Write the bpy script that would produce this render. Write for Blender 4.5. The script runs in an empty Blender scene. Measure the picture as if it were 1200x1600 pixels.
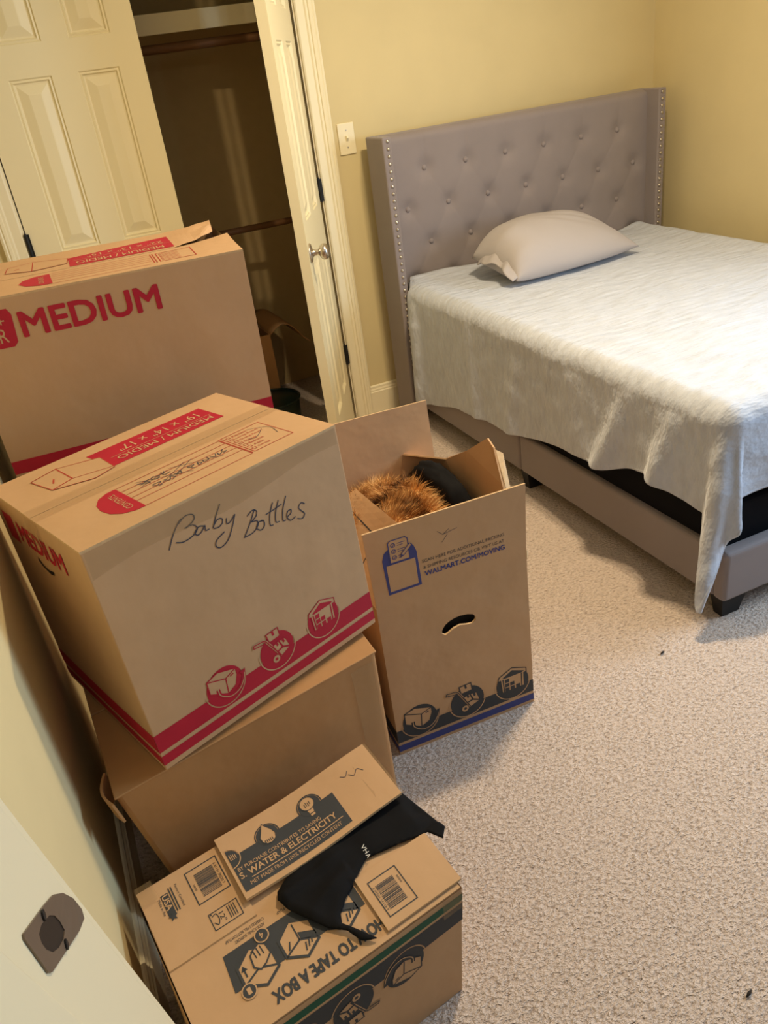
import bpy, bmesh, math, random
from mathutils import Vector, Matrix, noise
random.seed(7)
D = bpy.data
COL = bpy.context.scene.collection
SC = bpy.context.scene

# ------------------------------------------------------------------ camera
CAM = Vector((-1.19996, -3.25281, 1.39885))
F_ = Vector((0.29871, 0.82173, -0.48532)); R_ = Vector((0.90502, -0.40528, -0.12917)); U_ = Vector((0.30283, 0.40064, 0.86474))
cam = D.cameras.new('camera'); co = D.objects.new('camera', cam); COL.objects.link(co)
cam.sensor_fit = 'VERTICAL'; cam.sensor_height = 36.0; cam.lens = 36.0 * 1251.52 / 1600.0
cam.clip_start = 0.02
co.matrix_world = Matrix(((R_.x, U_.x, -F_.x, CAM.x), (R_.y, U_.y, -F_.y, CAM.y), (R_.z, U_.z, -F_.z, CAM.z), (0, 0, 0, 1)))
SC.camera = co

# ------------------------------------------------------------------ world, lights, exposure
w = D.worlds.new('world'); SC.world = w; w.use_nodes = True
bg = w.node_tree.nodes['Background']; bg.inputs['Color'].default_value = (0.96, 0.97, 1.0, 1); bg.inputs['Strength'].default_value = 0.05
def lamp(name, kind, loc, energy, color, **kw):
    l = D.lights.new(name, kind); l.energy = energy; l.color = color
    for k, v in kw.items(): setattr(l, k, v)
    o = D.objects.new(name, l); o.location = loc; COL.objects.link(o); return o
lamp('ceiling_bulb', 'AREA', (0.25, -1.62, 2.34), 21.5, (1.0, 0.80, 0.53), shape='DISK', size=0.09)
lamp('ceiling_bulb', 'AREA', (0.14, -1.58, 2.34), 21.5, (1.0, 0.80, 0.53), shape='DISK', size=0.09)
wl = lamp('window_daylight', 'AREA', (1.60, -2.44, 1.22), 68, (0.56, 0.76, 1.0), shape='RECTANGLE', size=0.75, size_y=1.3)
wl.rotation_euler = (0, math.radians(90), 0)
hl = lamp('hall_fill', 'AREA', (-0.95, -4.4, 2.2), 4, (0.95, 0.95, 1.0), shape='DISK', size=0.5)  # added fill behind the camera to lift the box fronts, no lamp seen there
hl.rotation_euler = (math.radians(40), 0, 0)
SC.view_settings.view_transform = 'Standard'; SC.view_settings.look = 'None'
SC.view_settings.exposure = 0.0; SC.view_settings.gamma = 1.0
try: SC.view_settings.use_curve_mapping = False
except Exception: pass

# ------------------------------------------------------------------ materials
def mat(name, color, rough=0.6, metal=0.0, spec=0.3, noise_amt=0.0, noise_scale=20, bump=0.0, bump_scale=60, bump_dist=0.002,
        sheen=0.0, color2=None, stretch=None, bump2=None, alpha=None, ramp=None):
    m = D.materials.new(name); m.use_nodes = True; nt = m.node_tree; b = nt.nodes['Principled BSDF']
    b.inputs['Base Color'].default_value = (*color, 1); b.inputs['Roughness'].default_value = rough
    b.inputs['Metallic'].default_value = metal; b.inputs['Specular IOR Level'].default_value = spec
    if sheen: b.inputs['Sheen Weight'].default_value = sheen; b.inputs['Sheen Roughness'].default_value = 0.4
    if alpha is not None: b.inputs['Alpha'].default_value = alpha
    tc = nt.nodes.new('ShaderNodeTexCoord'); mp = nt.nodes.new('ShaderNodeMapping')
    nt.links.new(tc.outputs['Object'], mp.inputs['Vector'])
    if stretch: mp.inputs['Scale'].default_value = stretch
    def nz(scale, detail=4):
        n = nt.nodes.new('ShaderNodeTexNoise'); n.inputs['Scale'].default_value = scale; n.inputs['Detail'].default_value = detail
        nt.links.new(mp.outputs['Vector'], n.inputs['Vector']); return n
    if noise_amt or color2 or ramp:
        n = nz(noise_scale); r = nt.nodes.new('ShaderNodeValToRGB'); c = color
        if ramp:
            els = r.color_ramp.elements
            els[0].position = ramp[0][0]; els[0].color = (*ramp[0][1], 1)
            els[1].position = ramp[-1][0]; els[1].color = (*ramp[-1][1], 1)
            for p_, c_ in ramp[1:-1]:
                e = els.new(p_); e.color = (*c_, 1)
        else:
            c2 = color2 or tuple(x * (1 + noise_amt) for x in c); c1 = tuple(x * (1 - noise_amt) for x in c) if not color2 else c
            r.color_ramp.elements[0].position = 0.32; r.color_ramp.elements[1].position = 0.68
            r.color_ramp.elements[0].color = (*c1, 1); r.color_ramp.elements[1].color = (*c2, 1)
        nt.links.new(n.outputs['Fac'], r.inputs['Fac']); nt.links.new(r.outputs['Color'], b.inputs['Base Color'])
    last = None
    for bs in ([(bump, bump_scale, bump_dist)] if bump else []) + ([bump2] if bump2 else []):
        n = nz(bs[1], 3); bp = nt.nodes.new('ShaderNodeBump'); bp.inputs['Strength'].default_value = bs[0]; bp.inputs['Distance'].default_value = bs[2]
        nt.links.new(n.outputs['Fac'], bp.inputs['Height'])
        if last: nt.links.new(last.outputs['Normal'], bp.inputs['Normal'])
        last = bp
    if last: nt.links.new(last.outputs['Normal'], b.inputs['Normal'])
    return m
def srgb(r, g, b):
    f = lambda c: c / 12.92 if c <= 0.04045 else ((c + 0.055) / 1.055) ** 2.4
    return (f(r / 255), f(g / 255), f(b / 255))

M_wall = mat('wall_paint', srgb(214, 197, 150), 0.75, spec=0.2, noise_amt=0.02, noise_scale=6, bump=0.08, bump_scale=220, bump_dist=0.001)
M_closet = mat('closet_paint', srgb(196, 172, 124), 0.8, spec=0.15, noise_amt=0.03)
M_trim = mat('trim_paint', srgb(238, 226, 190), 0.38, spec=0.4)
M_door = mat('door_paint', srgb(236, 222, 180), 0.42, spec=0.35, bump=0.05, bump_scale=90, bump_dist=0.001, stretch=(6, 6, 0.6))
M_ceil = mat('ceiling_paint', srgb(235, 230, 215), 0.9)
M_black = mat('black_metal', (0.012, 0.011, 0.01), 0.45)
M_nickel = mat('satin_nickel', (0.62, 0.56, 0.48), 0.28, metal=1.0)
M_plate = mat('bronze_plate', srgb(118, 102, 86), 0.42, metal=0.35, noise_amt=0.06)
M_card = mat('cardboard', srgb(196, 158, 118), 0.72, spec=0.2, noise_amt=0.035, noise_scale=9, bump=0.35, bump_scale=9, bump_dist=0.012, stretch=(1, 1, 1), bump2=(0.10, 200, 0.001))
M_cardb = mat('brown_cardboard', srgb(176, 132, 86), 0.6, spec=0.3, noise_amt=0.05, noise_scale=7, bump=0.4, bump_scale=8, bump_dist=0.014, bump2=(0.10, 200, 0.001))
M_edge = mat('cardboard_edge', srgb(205, 172, 128), 0.85, noise_amt=0.08, noise_scale=120)
M_red = mat('red_print', srgb(178, 32, 52), 0.6, noise_amt=0.05)
M_redline = mat('red_line_print', srgb(176, 66, 50), 0.65)
M_dark = mat('charcoal_print', srgb(62, 64, 66), 0.65, noise_amt=0.05)
M_navy = mat('blue_print', srgb(66, 72, 128), 0.62, noise_amt=0.06)
M_green = mat('green_print', srgb(18, 84, 62), 0.55, noise_amt=0.06)
M_ink = mat('marker_ink', srgb(66, 66, 76), 0.5)
M_tape = mat('packing_tape', srgb(190, 158, 112), 0.3, spec=0.5, alpha=0.22, bump=0.25, bump_scale=50)
M_uph = mat('taupe_velvet', srgb(138, 128, 126), 0.72, spec=0.2, sheen=0.25, noise_amt=0.05, noise_scale=5, bump=0.05, bump_scale=400, bump_dist=0.0006)
M_leg = mat('black_wood', (0.014, 0.013, 0.013), 0.5)
M_spring = mat('black_fabric', (0.007, 0.007, 0.009), 0.9, spec=0.1, bump=0.1, bump_scale=300)
M_blanket = mat('cream_fleece', srgb(188, 193, 203), 0.85, spec=0.15, sheen=0.4, noise_amt=0.07, noise_scale=24, bump=1.0, bump_scale=22, bump_dist=0.011, bump2=(0.6, 150, 0.002), stretch=(0.5, 1.7, 0.8))
M_pillow = mat('grey_cotton', srgb(172, 165, 163), 0.8, spec=0.15, bump=0.08, bump_scale=500, bump_dist=0.0005, bump2=(0.25, 22, 0.004))
M_carpet = mat('beige_carpet', srgb(210, 191, 176), 0.95, spec=0.05, sheen=0.2, bump=1.0, bump_scale=120, bump_dist=0.012, bump2=(0.8, 330, 0.004), stretch=(0.8, 1.25, 1),
               ramp=[(0.25, srgb(170, 148, 132)), (0.45, srgb(216, 195, 178)), (0.75, srgb(236, 218, 204))], noise_scale=120)
M_cloth = mat('black_jersey', (0.008, 0.0078, 0.0085), 0.85, spec=0.12, bump=0.15, bump_scale=350, bump_dist=0.0008)
M_white = mat('white_print', (0.75, 0.73, 0.68), 0.6)
M_wood = mat('brown_wood', srgb(120, 84, 52), 0.55, noise_amt=0.15, noise_scale=14, stretch=(0.5, 8, 8))
M_teal = mat('dark_teal_plastic', srgb(24, 44, 42), 0.3, spec=0.5)
M_fur = mat('orange_black_fur', (0.4, 0.16, 0.04), 0.6, spec=0.3, noise_scale=13,
            ramp=[(0.34, (0.02, 0.010, 0.007)), (0.42, (0.36, 0.15, 0.04)), (0.52, (0.74, 0.40, 0.13)), (0.68, (0.88, 0.60, 0.28))])
M_lint = mat('dark_lint', (0.03, 0.022, 0.016), 0.9)

# ------------------------------------------------------------------ object helpers
def put(o, **props):
    for k, v in props.items(): o[k] = v
    return o
def thing(name, label, cat, loc, group=None):
    o = D.objects.new(name, None); o.empty_display_size = 0.05; o.location = loc; COL.objects.link(o)
    o['label'] = label; o['category'] = cat; o['kind'] = 'thing'
    if group: o['group'] = group
    return o
def base_of(o):
    v = Vector((0, 0, 0))
    while o is not None:
        v += o.location; o = o.parent
    return v
class MB:
    """collects geometry in world coordinates, then makes one mesh object"""
    def __init__(self): self.v = []; self.f = []; self.m = []
    def add(self, vs, fs, mi=0):
        o = len(self.v); self.v += [tuple(v) for v in vs]
        for f in fs: self.f.append(tuple(i + o for i in f)); self.m.append(mi)
    def box(self, a, b, mi=0):
        x0, y0, z0 = a; x1, y1, z1 = b
        self.add([(x0, y0, z0), (x1, y0, z0), (x1, y1, z0), (x0, y1, z0), (x0, y0, z1), (x1, y0, z1), (x1, y1, z1), (x0, y1, z1)],
                 [(0, 3, 2, 1), (4, 5, 6, 7), (0, 1, 5, 4), (1, 2, 6, 5), (2, 3, 7, 6), (3, 0, 4, 7)], mi)
    def hexa(self, c, mi=0):
        self.add(c, [(0, 3, 2, 1), (4, 5, 6, 7), (0, 1, 5, 4), (1, 2, 6, 5), (2, 3, 7, 6), (3, 0, 4, 7)], mi)
    def prism(self, poly, p, q, mi=0):
        """poly: list of 3D offsets; extruded from p to q"""
        n = len(poly); p = Vector(p); q = Vector(q)
        self.add([p + Vector(a) for a in poly] + [q + Vector(a) for a in poly],
                 [tuple(range(n - 1, -1, -1)), tuple(range(n, 2 * n))] + [(i, (i + 1) % n, n + (i + 1) % n, n + i) for i in range(n)], mi)
    def tube(self, pts, r, n=10, mi=0, cap=True):
        pts = [Vector(p) for p in pts]; rs = r if isinstance(r, (list, tuple)) else [r] * len(pts); vs = []; fs = []
        for i, p in enumerate(pts):
            t = (pts[min(i + 1, len(pts) - 1)] - pts[max(i - 1, 0)]).normalized()
            a = t.orthogonal().normalized() if i == 0 else (a - t * a.dot(t)).normalized()
            b = t.cross(a)
            vs += [p + (a * math.cos(2 * math.pi * k / n) + b * math.sin(2 * math.pi * k / n)) * rs[i] for k in range(n)]
        for i in range(len(pts) - 1):
            for k in range(n): fs.append((i * n + k, i * n + (k + 1) % n, (i + 1) * n + (k + 1) % n, (i + 1) * n + k))
        if cap: fs += [tuple(range(n - 1, -1, -1)), tuple(range((len(pts) - 1) * n, len(pts) * n))]
        self.add(vs, fs, mi)
    def lathe(self, prof, origin, axis, n=24, mi=0):
        axis = Vector(axis).normalized(); a = axis.orthogonal().normalized(); b = axis.cross(a); o = Vector(origin); vs = []; fs = []
        for r, h in prof: vs += [o + axis * h + (a * math.cos(2 * math.pi * k / n) + b * math.sin(2 * math.pi * k / n)) * r for k in range(n)]
        for i in range(len(prof) - 1):
            for k in range(n): fs.append((i * n + k, i * n + (k + 1) % n, (i + 1) * n + (k + 1) % n, (i + 1) * n + k))
        fs += [tuple(range(n - 1, -1, -1)), tuple(range((len(prof) - 1) * n, len(prof) * n))]
        self.add(vs, fs, mi)
    def grid(self, fn, nu, nv, mi=0, flip=False):
        vs = [fn(i / nu, j / nv) for j in range(nv + 1) for i in range(nu + 1)]
        fs = []
        for j in range(nv):
            for i in range(nu):
                q = (j * (nu + 1) + i, j * (nu + 1) + i + 1, (j + 1) * (nu + 1) + i + 1, (j + 1) * (nu + 1) + i)
                fs.append(q[::-1] if flip else q)
        self.add(vs, fs, mi)
    def build(self, name, mats, parent=None, smooth=False, merge=True, bevel=0.0, segs=2, solid=0.0, subsurf=0, **props):
        me = D.meshes.new(name); o = D.objects.new(name, me); COL.objects.link(o)
        b = Vector((0, 0, 0))
        if parent is not None: o.parent = parent; b = base_of(parent)
        me.from_pydata([(x - b.x, y - b.y, z - b.z) for x, y, z in self.v], [], self.f)
        for m in (mats if isinstance(mats, (list, tuple)) else [mats]): me.materials.append(m)
        me.polygons.foreach_set('material_index', self.m)
        if merge:
            bm = bmesh.new(); bm.from_mesh(me); bmesh.ops.remove_doubles(bm, verts=bm.verts, dist=1e-5); bm.to_mesh(me); bm.free()
        if smooth:
            me.polygons.foreach_set('use_smooth', [True] * len(me.polygons))
        me.update()
        if solid: s = o.modifiers.new('solid', 'SOLIDIFY'); s.thickness = solid; s.offset = -1
        if bevel:
            s = o.modifiers.new('bevel', 'BEVEL'); s.width = bevel; s.segments = segs; s.limit_method = 'ANGLE'; s.angle_limit = math.radians(35)
        if subsurf: s = o.modifiers.new('sub', 'SUBSURF'); s.levels = subsurf; s.render_levels = subsurf
        for k, v in props.items(): o[k] = v
        return o
def lerp(a, b, t): return a + (b - a) * t
def interp(tab, x):
    if x <= tab[0][0]: return tab[0][1]
    for (x0, y0), (x1, y1) in zip(tab, tab[1:]):
        if x <= x1:
            t = (x - x0) / (x1 - x0); t = t * t * (3 - 2 * t) * 0.5 + t * 0.5; return y0 + (y1 - y0) * t
    return tab[-1][1]

# ------------------------------------------------------------------ printing on flat faces
_txt = {}
def text_mesh(s, bold):
    k = (s, bold)
    if k not in _txt:
        cu = D.curves.new('t', 'FONT'); cu.body = s; cu.size = 1.0; cu.offset = bold; cu.resolution_u = 3
        o = D.objects.new('t', cu); COL.objects.link(o)
        dg = bpy.context.evaluated_depsgraph_get(); dg.update()
        ev = o.evaluated_get(dg); me = ev.to_mesh()
        _txt[k] = ([(v.co.x, v.co.y) for v in me.vertices], [tuple(p.vertices) for p in me.polygons])
        ev.to_mesh_clear(); D.objects.remove(o); D.curves.remove(cu)
    return _txt[k]
class Face:
    """a flat (slightly bulging) rectangle in space, addressed in metres; c = corners 00, W0, WH, 0H seen from outside"""
    def __init__(self, c, W, H, bulge=0.0, lift=None):
        self.c = [Vector(p) for p in c]; self.W = W; self.H = H; self.b = bulge; self.lift = lift
        self.n = ((self.c[1] - self.c[0]).cross(self.c[3] - self.c[0])).normalized()
    def pt(self, u, v, h=0.0):
        s = u / self.W; t = v / self.H
        p = self.c[0] * ((1 - s) * (1 - t)) + self.c[1] * (s * (1 - t)) + self.c[2] * (s * t) + self.c[3] * ((1 - s) * t)
        if self.b and 0 < s < 1 and 0 < t < 1: h += self.b * math.sin(math.pi * s) * math.sin(math.pi * t)
        if self.lift: h += self.lift(u, v)
        return p + self.n * h
class Ink:
    """draws printed marks (mm coordinates) on a Face into an MB"""
    def __init__(self, mb, face, h0=0.0004):
        self.mb = mb; self.fc = face; self.h0 = h0; self.T = (1, 0, 0, 0, 1, 0)
    def place(self, cx, cy, s, rot=0.0):
        c, sn = math.cos(rot) * s, math.sin(rot) * s; self.T = (c, -sn, cx, sn, c, cy); return self
    def reset(self): self.T = (1, 0, 0, 0, 1, 0); return self
    def P(self, x, y, L):
        a, b, c, d, e, f = self.T; X = a * x + b * y + c; Y = d * x + e * y + f
        return self.fc.pt(X / 1000, Y / 1000, self.h0 + 0.0003 * L)
    def poly(self, pts, mi, L=0):
        n = len(pts); area = sum(pts[i][0] * pts[(i + 1) % n][1] - pts[(i + 1) % n][0] * pts[i][1] for i in range(n))
        if area < 0: pts = pts[::-1]
        self.mb.add([self.P(x, y, L) for x, y in pts], [tuple(range(n))], mi)
    def quad(self, a, b, c, d, mi, L=0, n=12):
        f = lambda s, t: self.P(lerp(lerp(a[0], b[0], s), lerp(d[0], c[0], s), t), lerp(lerp(a[1], b[1], s), lerp(d[1], c[1], s), t), L)
        self.mb.grid(f, n, 1, mi)
    def rect(self, x0, y0, x1, y1, mi, L=0, n=12): self.quad((x0, y0), (x1, y0), (x1, y1), (x0, y1), mi, L, n)
    def frame(self, x0, y0, x1, y1, w, mi, L=0):
        self.rect(x0, y0, x1, y0 + w, mi, L, 6); self.rect(x0, y1 - w, x1, y1, mi, L, 6)
        self.rect(x0, y0 + w, x0 + w, y1 - w, mi, L, 2); self.rect(x1 - w, y0 + w, x1, y1 - w, mi, L, 2)
    def line(self, pts, w, mi, L=0, closed=False):
        P = [Vector((x, y)) for x, y in pts]; n = len(P); vs = []
        for i in range(n):
            a = P[(i - 1) % n] if (closed or i > 0) else None; b = P[(i + 1) % n] if (closed or i < n - 1) else None
            d1 = (P[i] - a).normalized() if a is not None and (P[i] - a).length > 1e-6 else None
            d2 = (b - P[i]).normalized() if b is not None and (b - P[i]).length > 1e-6 else None
            d = ((d1 or d2) + (d2 or d1))
            if d.length < 0.3: d = d2 or d1
            d.normalize(); nn = Vector((-d.y, d.x)); k = 1.0
            if d1 is not None and d2 is not None: k = min(1.8, 1.0 / max(0.4, nn.dot(Vector((-d2.y, d2.x)))))
            vs += [P[i] + nn * (w / 2 * k), P[i] - nn * (w / 2 * k)]
        m = n if closed else n - 1
        self.mb.add([self.P(v.x, v.y, L) for v in vs], [(2 * i, 2 * i + 1, 2 * ((i + 1) % n) + 1, 2 * ((i + 1) % n)) for i in range(m)], mi)
    def curve(self, pts, w, mi, L=0, k=5):
        """smooth hand-drawn line (Catmull-Rom)"""
        P = [Vector(p) for p in pts]; P = [P[0] * 2 - P[1]] + P + [P[-1] * 2 - P[-2]]; out = []
        for i in range(1, len(P) - 2):
            for j in range(k):
                t = j / k
                out.append(0.5 * (2 * P[i] + (P[i + 1] - P[i - 1]) * t + (2 * P[i - 1] - 5 * P[i] + 4 * P[i + 1] - P[i + 2]) * t * t + (3 * P[i] - P[i - 1] - 3 * P[i + 1] + P[i + 2]) * t ** 3))
        out.append(P[-2]); self.line([(p.x, p.y) for p in out], w, mi, L)
    def disc(self, x, y, r, mi, L=0, ry=None, n=36):
        self.poly([(x + r * math.cos(2 * math.pi * i / n), y + (ry or r) * math.sin(2 * math.pi * i / n)) for i in range(n)], mi, L)
    def ring(self, x, y, r, w, mi, L=0, a0=0, a1=360, n=36):
        self.line([(x + r * math.cos(math.radians(lerp(a0, a1, i / n))), y + r * math.sin(math.radians(lerp(a0, a1, i / n)))) for i in range(n + 1)], w, mi, L)
    def text(self, s, x0, y0, x1, y1, mi, L=0, rot=0, bold=0.0):
        """fits s into the box x0..x1, y0..y1; rot in {0,90,180,270}"""
        vs, fs = text_mesh(s, 0.0)
        if not vs: return
        if bold:
            k = bold * 0.8 * (abs(y1 - y0) if rot in (0, 180) else abs(x1 - x0))
            for i, (a, b) in enumerate(((k, 0), (-k, 0), (0, k), (0, -k), (k * .7, k * .7), (-k * .7, k * .7), (k * .7, -k * .7), (-k * .7, -k * .7))): self.text(s, x0 + k + a, y0 + k + b, x1 - k + a, y1 - k + b, mi, L + .1 * i, rot)
            return
        ax, bx = min(v[0] for v in vs), max(v[0] for v in vs); ay, by = min(v[1] for v in vs), max(v[1] for v in vs)
        out = []
        for x, y in vs:
            s_ = (x - ax) / max(bx - ax, 1e-6); t_ = (y - ay) / max(by - ay, 1e-6)
            if rot == 180: s_, t_ = 1 - s_, 1 - t_
            elif rot == 90: s_, t_ = 1 - t_, s_
            elif rot == 270: s_, t_ = t_, 1 - s_
            out.append(self.P(lerp(x0, x1, s_), lerp(y0, y1, t_), L))
        # keep faces pointing outwards
        n0 = self.fc.n; fix = []
        for f in fs:
            a, b, c = out[f[0]], out[f[1]], out[f[2]]
            fix.append(f[::-1] if (b - a).cross(c - a).dot(n0) < 0 else f)
        self.mb.add(out, fix, mi)
    # the three moving pictograms, unit circle, y up;  d = print colour, t = bare card
    def icon_box(self, d, t):
        self.disc(0, 0, 1, d, .4); self.ring(0, 0, 1.1, 0.06, t, 1, 185, 355); self.ring(0, 0, 1.1, 0.045, t, 1, 185, 340)
        B = [(-.84, .71), (-.22, .89), (.71, .56), (.72, .2), (.53, -.31), (.04, -.53), (-.84, 0.0)]
        self.poly(B, t, 1)
        for l in ([(-.84, .71), (.11, .33), (.71, .56)], [(.11, .33), (.04, -.53)]): self.line(l, .055, d, 2)
        self.line(B, .055, d, 2, True); self.line([(.36, .30), (.55, .36)], .07, d, 2)
        self.curve([(-.42, 0), (-.36, -.36), (.11, -.69), (.64, -.62), (.96, -.25), (1.06, .05)], .2, d, 2)
        self.curve([(-.42, .02), (-.36, -.38), (.11, -.74), (.64, -.66), (1.0, -.25), (1.1, .05)], .05, t, 3)
        self.poly([(.82, .18), (1.18, .26), (1.1, -.12)], d, 3)
    def icon_truck(self, d, t):
        self.disc(0, 0, 1, d, .4); self.ring(0, 0, 1.08, 0.06, t, 1, 170, 370)
        for q in ([(-.42, 1.12), (.29, 1.16), (.33, .66), (-.33, .62)], [(-.22, .32), (.16, .42), (.30, -.02), (-.03, -.12)], [(.18, .42), (.58, .36), (.74, -.22), (.34, -.02)],
                  [(-.02, -.16), (.32, -.06), (.72, -.26), (.10, -.52)]):
            self.poly(q, t, 1); self.line(q, .06, d, 2, True)
        for l in ([(-.06, 1.14), (-.02, .88)], [(.02, .38), (.08, .18)], [(.4, .38), (.46, .16)]): self.line(l, .12, d, 2)
        self.line([(.14, -.44), (-.5, .80), (-.66, .92), (-1.18, .96), (-1.22, .82), (-.72, .74)], .13, t, 2)
        self.line([(.14, -.44), (-.5, .80), (-.66, .92), (-1.18, .96), (-1.22, .82), (-.72, .74)], .055, d, 3)
        self.disc(-.17, -.48, .2, t, 2); self.disc(-.17, -.48, .09, d, 3)
    def icon_house(self, d, t):
        self.disc(0, 0, 1, d, .4); self.ring(0, 0, 1.08, 0.06, t, 1, 175, 365)
        O = [(-.88, .46), (-.81, .70), (0, 1.09), (.88, .74), (.88, .46), (.72, .46), (.72, -.44), (-.65, -.44), (-.72, .46)]
        self.poly(O, t, 1); self.line(O, .05, d, 2, True)
        self.poly([(-.62, .58), (0, .92), (.74, .60), (.6, .52), (-.5, .52)], d, 2)
        self.line([(-.58, .48), (-.52, -.44)], .07, d, 2); self.line([(.58, .5), (.56, -.42)], .07, d, 2)
        for c, n in ((-.34, 3), (-.02, 2), (.33, 1)):
            for k in range(n): self.rect(c - .13, -.42 + k * .3, c + .13, -.18 + k * .3, d, 2, 1)

# ------------------------------------------------------------------ setting
def struct(name, mb, mats, label, **kw): return put(mb.build(name, mats, **kw), kind='structure', label=label)
XL, XR, YF, H = -1.40, 1.565, -2.83, 2.44
mb = MB(); mb.grid(lambda s, t: (lerp(-2.4, XR + .1, s), lerp(-4.6, 0.8, t), 0.0), 8, 8)
struct('floor', mb, M_carpet, 'beige cut pile carpet covering the bedroom floor')
mb = MB(); mb.box((XL - .12, YF - .12, H), (XR + .12, 0.8, H + .1)); struct('ceiling', mb, M_ceil, 'pale ceiling over the bedroom')
# back wall with the closet opening -1.205 .. -0.085
OX0, OX1, OZ = -1.207, -0.083, 2.04
mb = MB(); mb.box((XL - .12, 0, 0), (OX0 - .02, .11, H)); mb.box((OX1 + .02, 0, 0), (XR + .12, .11, H)); mb.box((OX0 - .02, 0, OZ + .02), (OX1 + .02, .11, H))
struct('wall_back', mb, M_wall, 'yellow beige wall behind the bed and around the closet')
mb = MB(); mb.box((XL - .12, YF - .12, 0), (XL, 0, H)); struct('wall_left', mb, M_wall, 'yellow beige wall beside the stacked boxes')
# right wall with a window opening (out of frame) that lets the daylight in
mb = MB(); WY0, WY1, WZ0, WZ1 = -2.75, -2.0, .62, 1.98
mb.box((XR, WY1, 0), (XR + .12, 0, H)); mb.box((XR, YF - .12, 0), (XR + .12, WY0, H)); mb.box((XR, WY0, 0), (XR + .12, WY1, WZ0)); mb.box((XR, WY0, WZ1), (XR + .12, WY1, H))
struct('wall_right', mb, M_wall, 'yellow beige wall to the right of the bed')
# front wall with the doorway the photo is taken through
mb = MB(); mb.box((XL - .12, YF - .12, 0), (-1.338, YF - .012, H)); mb.box((-1.338, YF - .12, 2.06), (-.43, YF, H))
struct('wall_front', mb, M_wall, 'wall around the entry doorway')
# closet
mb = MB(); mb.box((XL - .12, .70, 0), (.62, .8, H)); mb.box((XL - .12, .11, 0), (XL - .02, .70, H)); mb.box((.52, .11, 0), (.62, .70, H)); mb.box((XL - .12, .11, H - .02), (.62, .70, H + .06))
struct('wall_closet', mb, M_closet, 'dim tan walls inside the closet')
def casing(name, x0, x1, label, y=0.0):
    """moulded door casing running up to the head, front at y - 18 mm; outer edge at x1"""
    s = 1 if x1 > x0 else -1; W = abs(x1 - x0)
    prof = [(0, 0), (0, -.010), (.006, -.014), (.45 * W, -.013), (.52 * W, -.017), (.62 * W, -.017), (.66 * W, -.021), (.78 * W, -.022), (.84 * W, -.019), (.90 * W, -.021), (W, -.018), (W, 0)]
    mb = MB(); mb.prism([(s * a, b, 0) for a, b in (prof if s > 0 else prof[::-1])], (x0, y, 0), (x0, y, OZ + .06)); return struct(name, mb, M_trim, label)
casing('trim_1', OX1 + .006, 0.0, 'cream moulded casing on the right side of the closet doorway')
casing('trim_2', OX0 - .006, -1.29, 'cream moulded casing on the left side of the closet doorway')
mb = MB(); mb.box((-1.29, -.018, OZ + .006), (0, 0, OZ + .09)); struct('trim_3', mb, M_trim, 'cream head casing above the closet doorway')
mb = MB()
mb.box((OX0 - .02, -.004, 0), (OX0, .115, OZ + .02)); mb.box((OX1, -.004, 0), (OX1 + .02, .115, OZ + .02)); mb.box((OX0, -.004, OZ), (OX1, .115, OZ + .02))
mb.box((OX0, .04, 0), (OX0 + .011, .075, OZ)); mb.box((OX0 + .011, .04, OZ - .011), (OX1, .075, OZ))
struct('trim_4', mb, M_trim, 'cream jamb lining the closet doorway')
def baseboard(name, p, q, n, label):
    prof = [(0, 0), (.014, 0), (.014, .102), (.011, .106), (.011, .112), (.008, .118), (.0075, .127), (.004, .131), (0, .132)]
    n = Vector(n); mb = MB(); mb.prism([n * a + Vector((0, 0, b)) for a, b in prof], p, q); return struct(name, mb, M_trim, label)
baseboard('baseboard_back', (0.0, 0, 0), (XR, 0, 0), (0, -1, 0), 'cream baseboard along the wall behind the bed')
baseboard('baseboard_left', (XL, YF, 0), (XL, 0, 0), (1, 0, 0), 'cream baseboard in shadow behind the boxes')
baseboard('baseboard_right', (XR, -1.9, 0), (XR, 0, 0), (-1, 0, 0), 'cream baseboard along the wall right of the bed')

# entry door jamb, with the strike plate (lower left of the photo)
JX = -1.32
R0, R1 = (-2.835, 1.06), (-2.640, .47)          # room-side corner of the jamb
def jy(z): return lerp(R0[0], R1[0], (z - R0[1]) / (R1[1] - R0[1]))
Z0, Z1 = .25, 1.62
mb = MB()
def slab(y0f, y1f, x0, x1, z0=Z0, z1=Z1):
    mb.hexa([(x0, y0f(z0), z0), (x1, y0f(z0), z0), (x1, y1f(z0), z0), (x0, y1f(z0), z0), (x0, y0f(z1), z1), (x1, y0f(z1), z1), (x1, y1f(z1), z1), (x0, y1f(z1), z1)])
slab(lambda z: jy(z) - .22, lambda z: jy(z), JX - .018, JX)
slab(lambda z: jy(z) - .165, lambda z: jy(z) - .122, JX, JX + .011)
struct('trim_5', mb, M_trim, 'cream entry door jamb with its stop at the lower left', bevel=.003)
mb = MB(); slab(lambda z: jy(z) + .002, lambda z: jy(z) + .017, JX - .075, JX - .003); struct('trim_6', mb, M_trim, 'cream entry door casing edge beside the strike plate', bevel=.004, segs=3)
sp = thing('strike_plate', 'bronze strike plate with a curved lip on the entry door jamb', 'strike plate', (JX, -2.85, .94))
mb = MB()
def plate_poly(pts, x0, x1, mi=0):
    n = len(pts); mb.add([(x0, y, z) for y, z in pts] + [(x1, y, z) for y, z in pts],
        [tuple(range(n)), tuple(range(2 * n - 1, n - 1, -1))] + [(i, n + i, n + (i + 1) % n, (i + 1) % n) for i in range(n)], mi)
PQ = lambda s, t: (lerp(lerp(-2.904, -2.897, t), lerp(-2.802, -2.789, t), s), lerp(lerp(1.010, .962, t), lerp(.925, .868, t), s))
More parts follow.
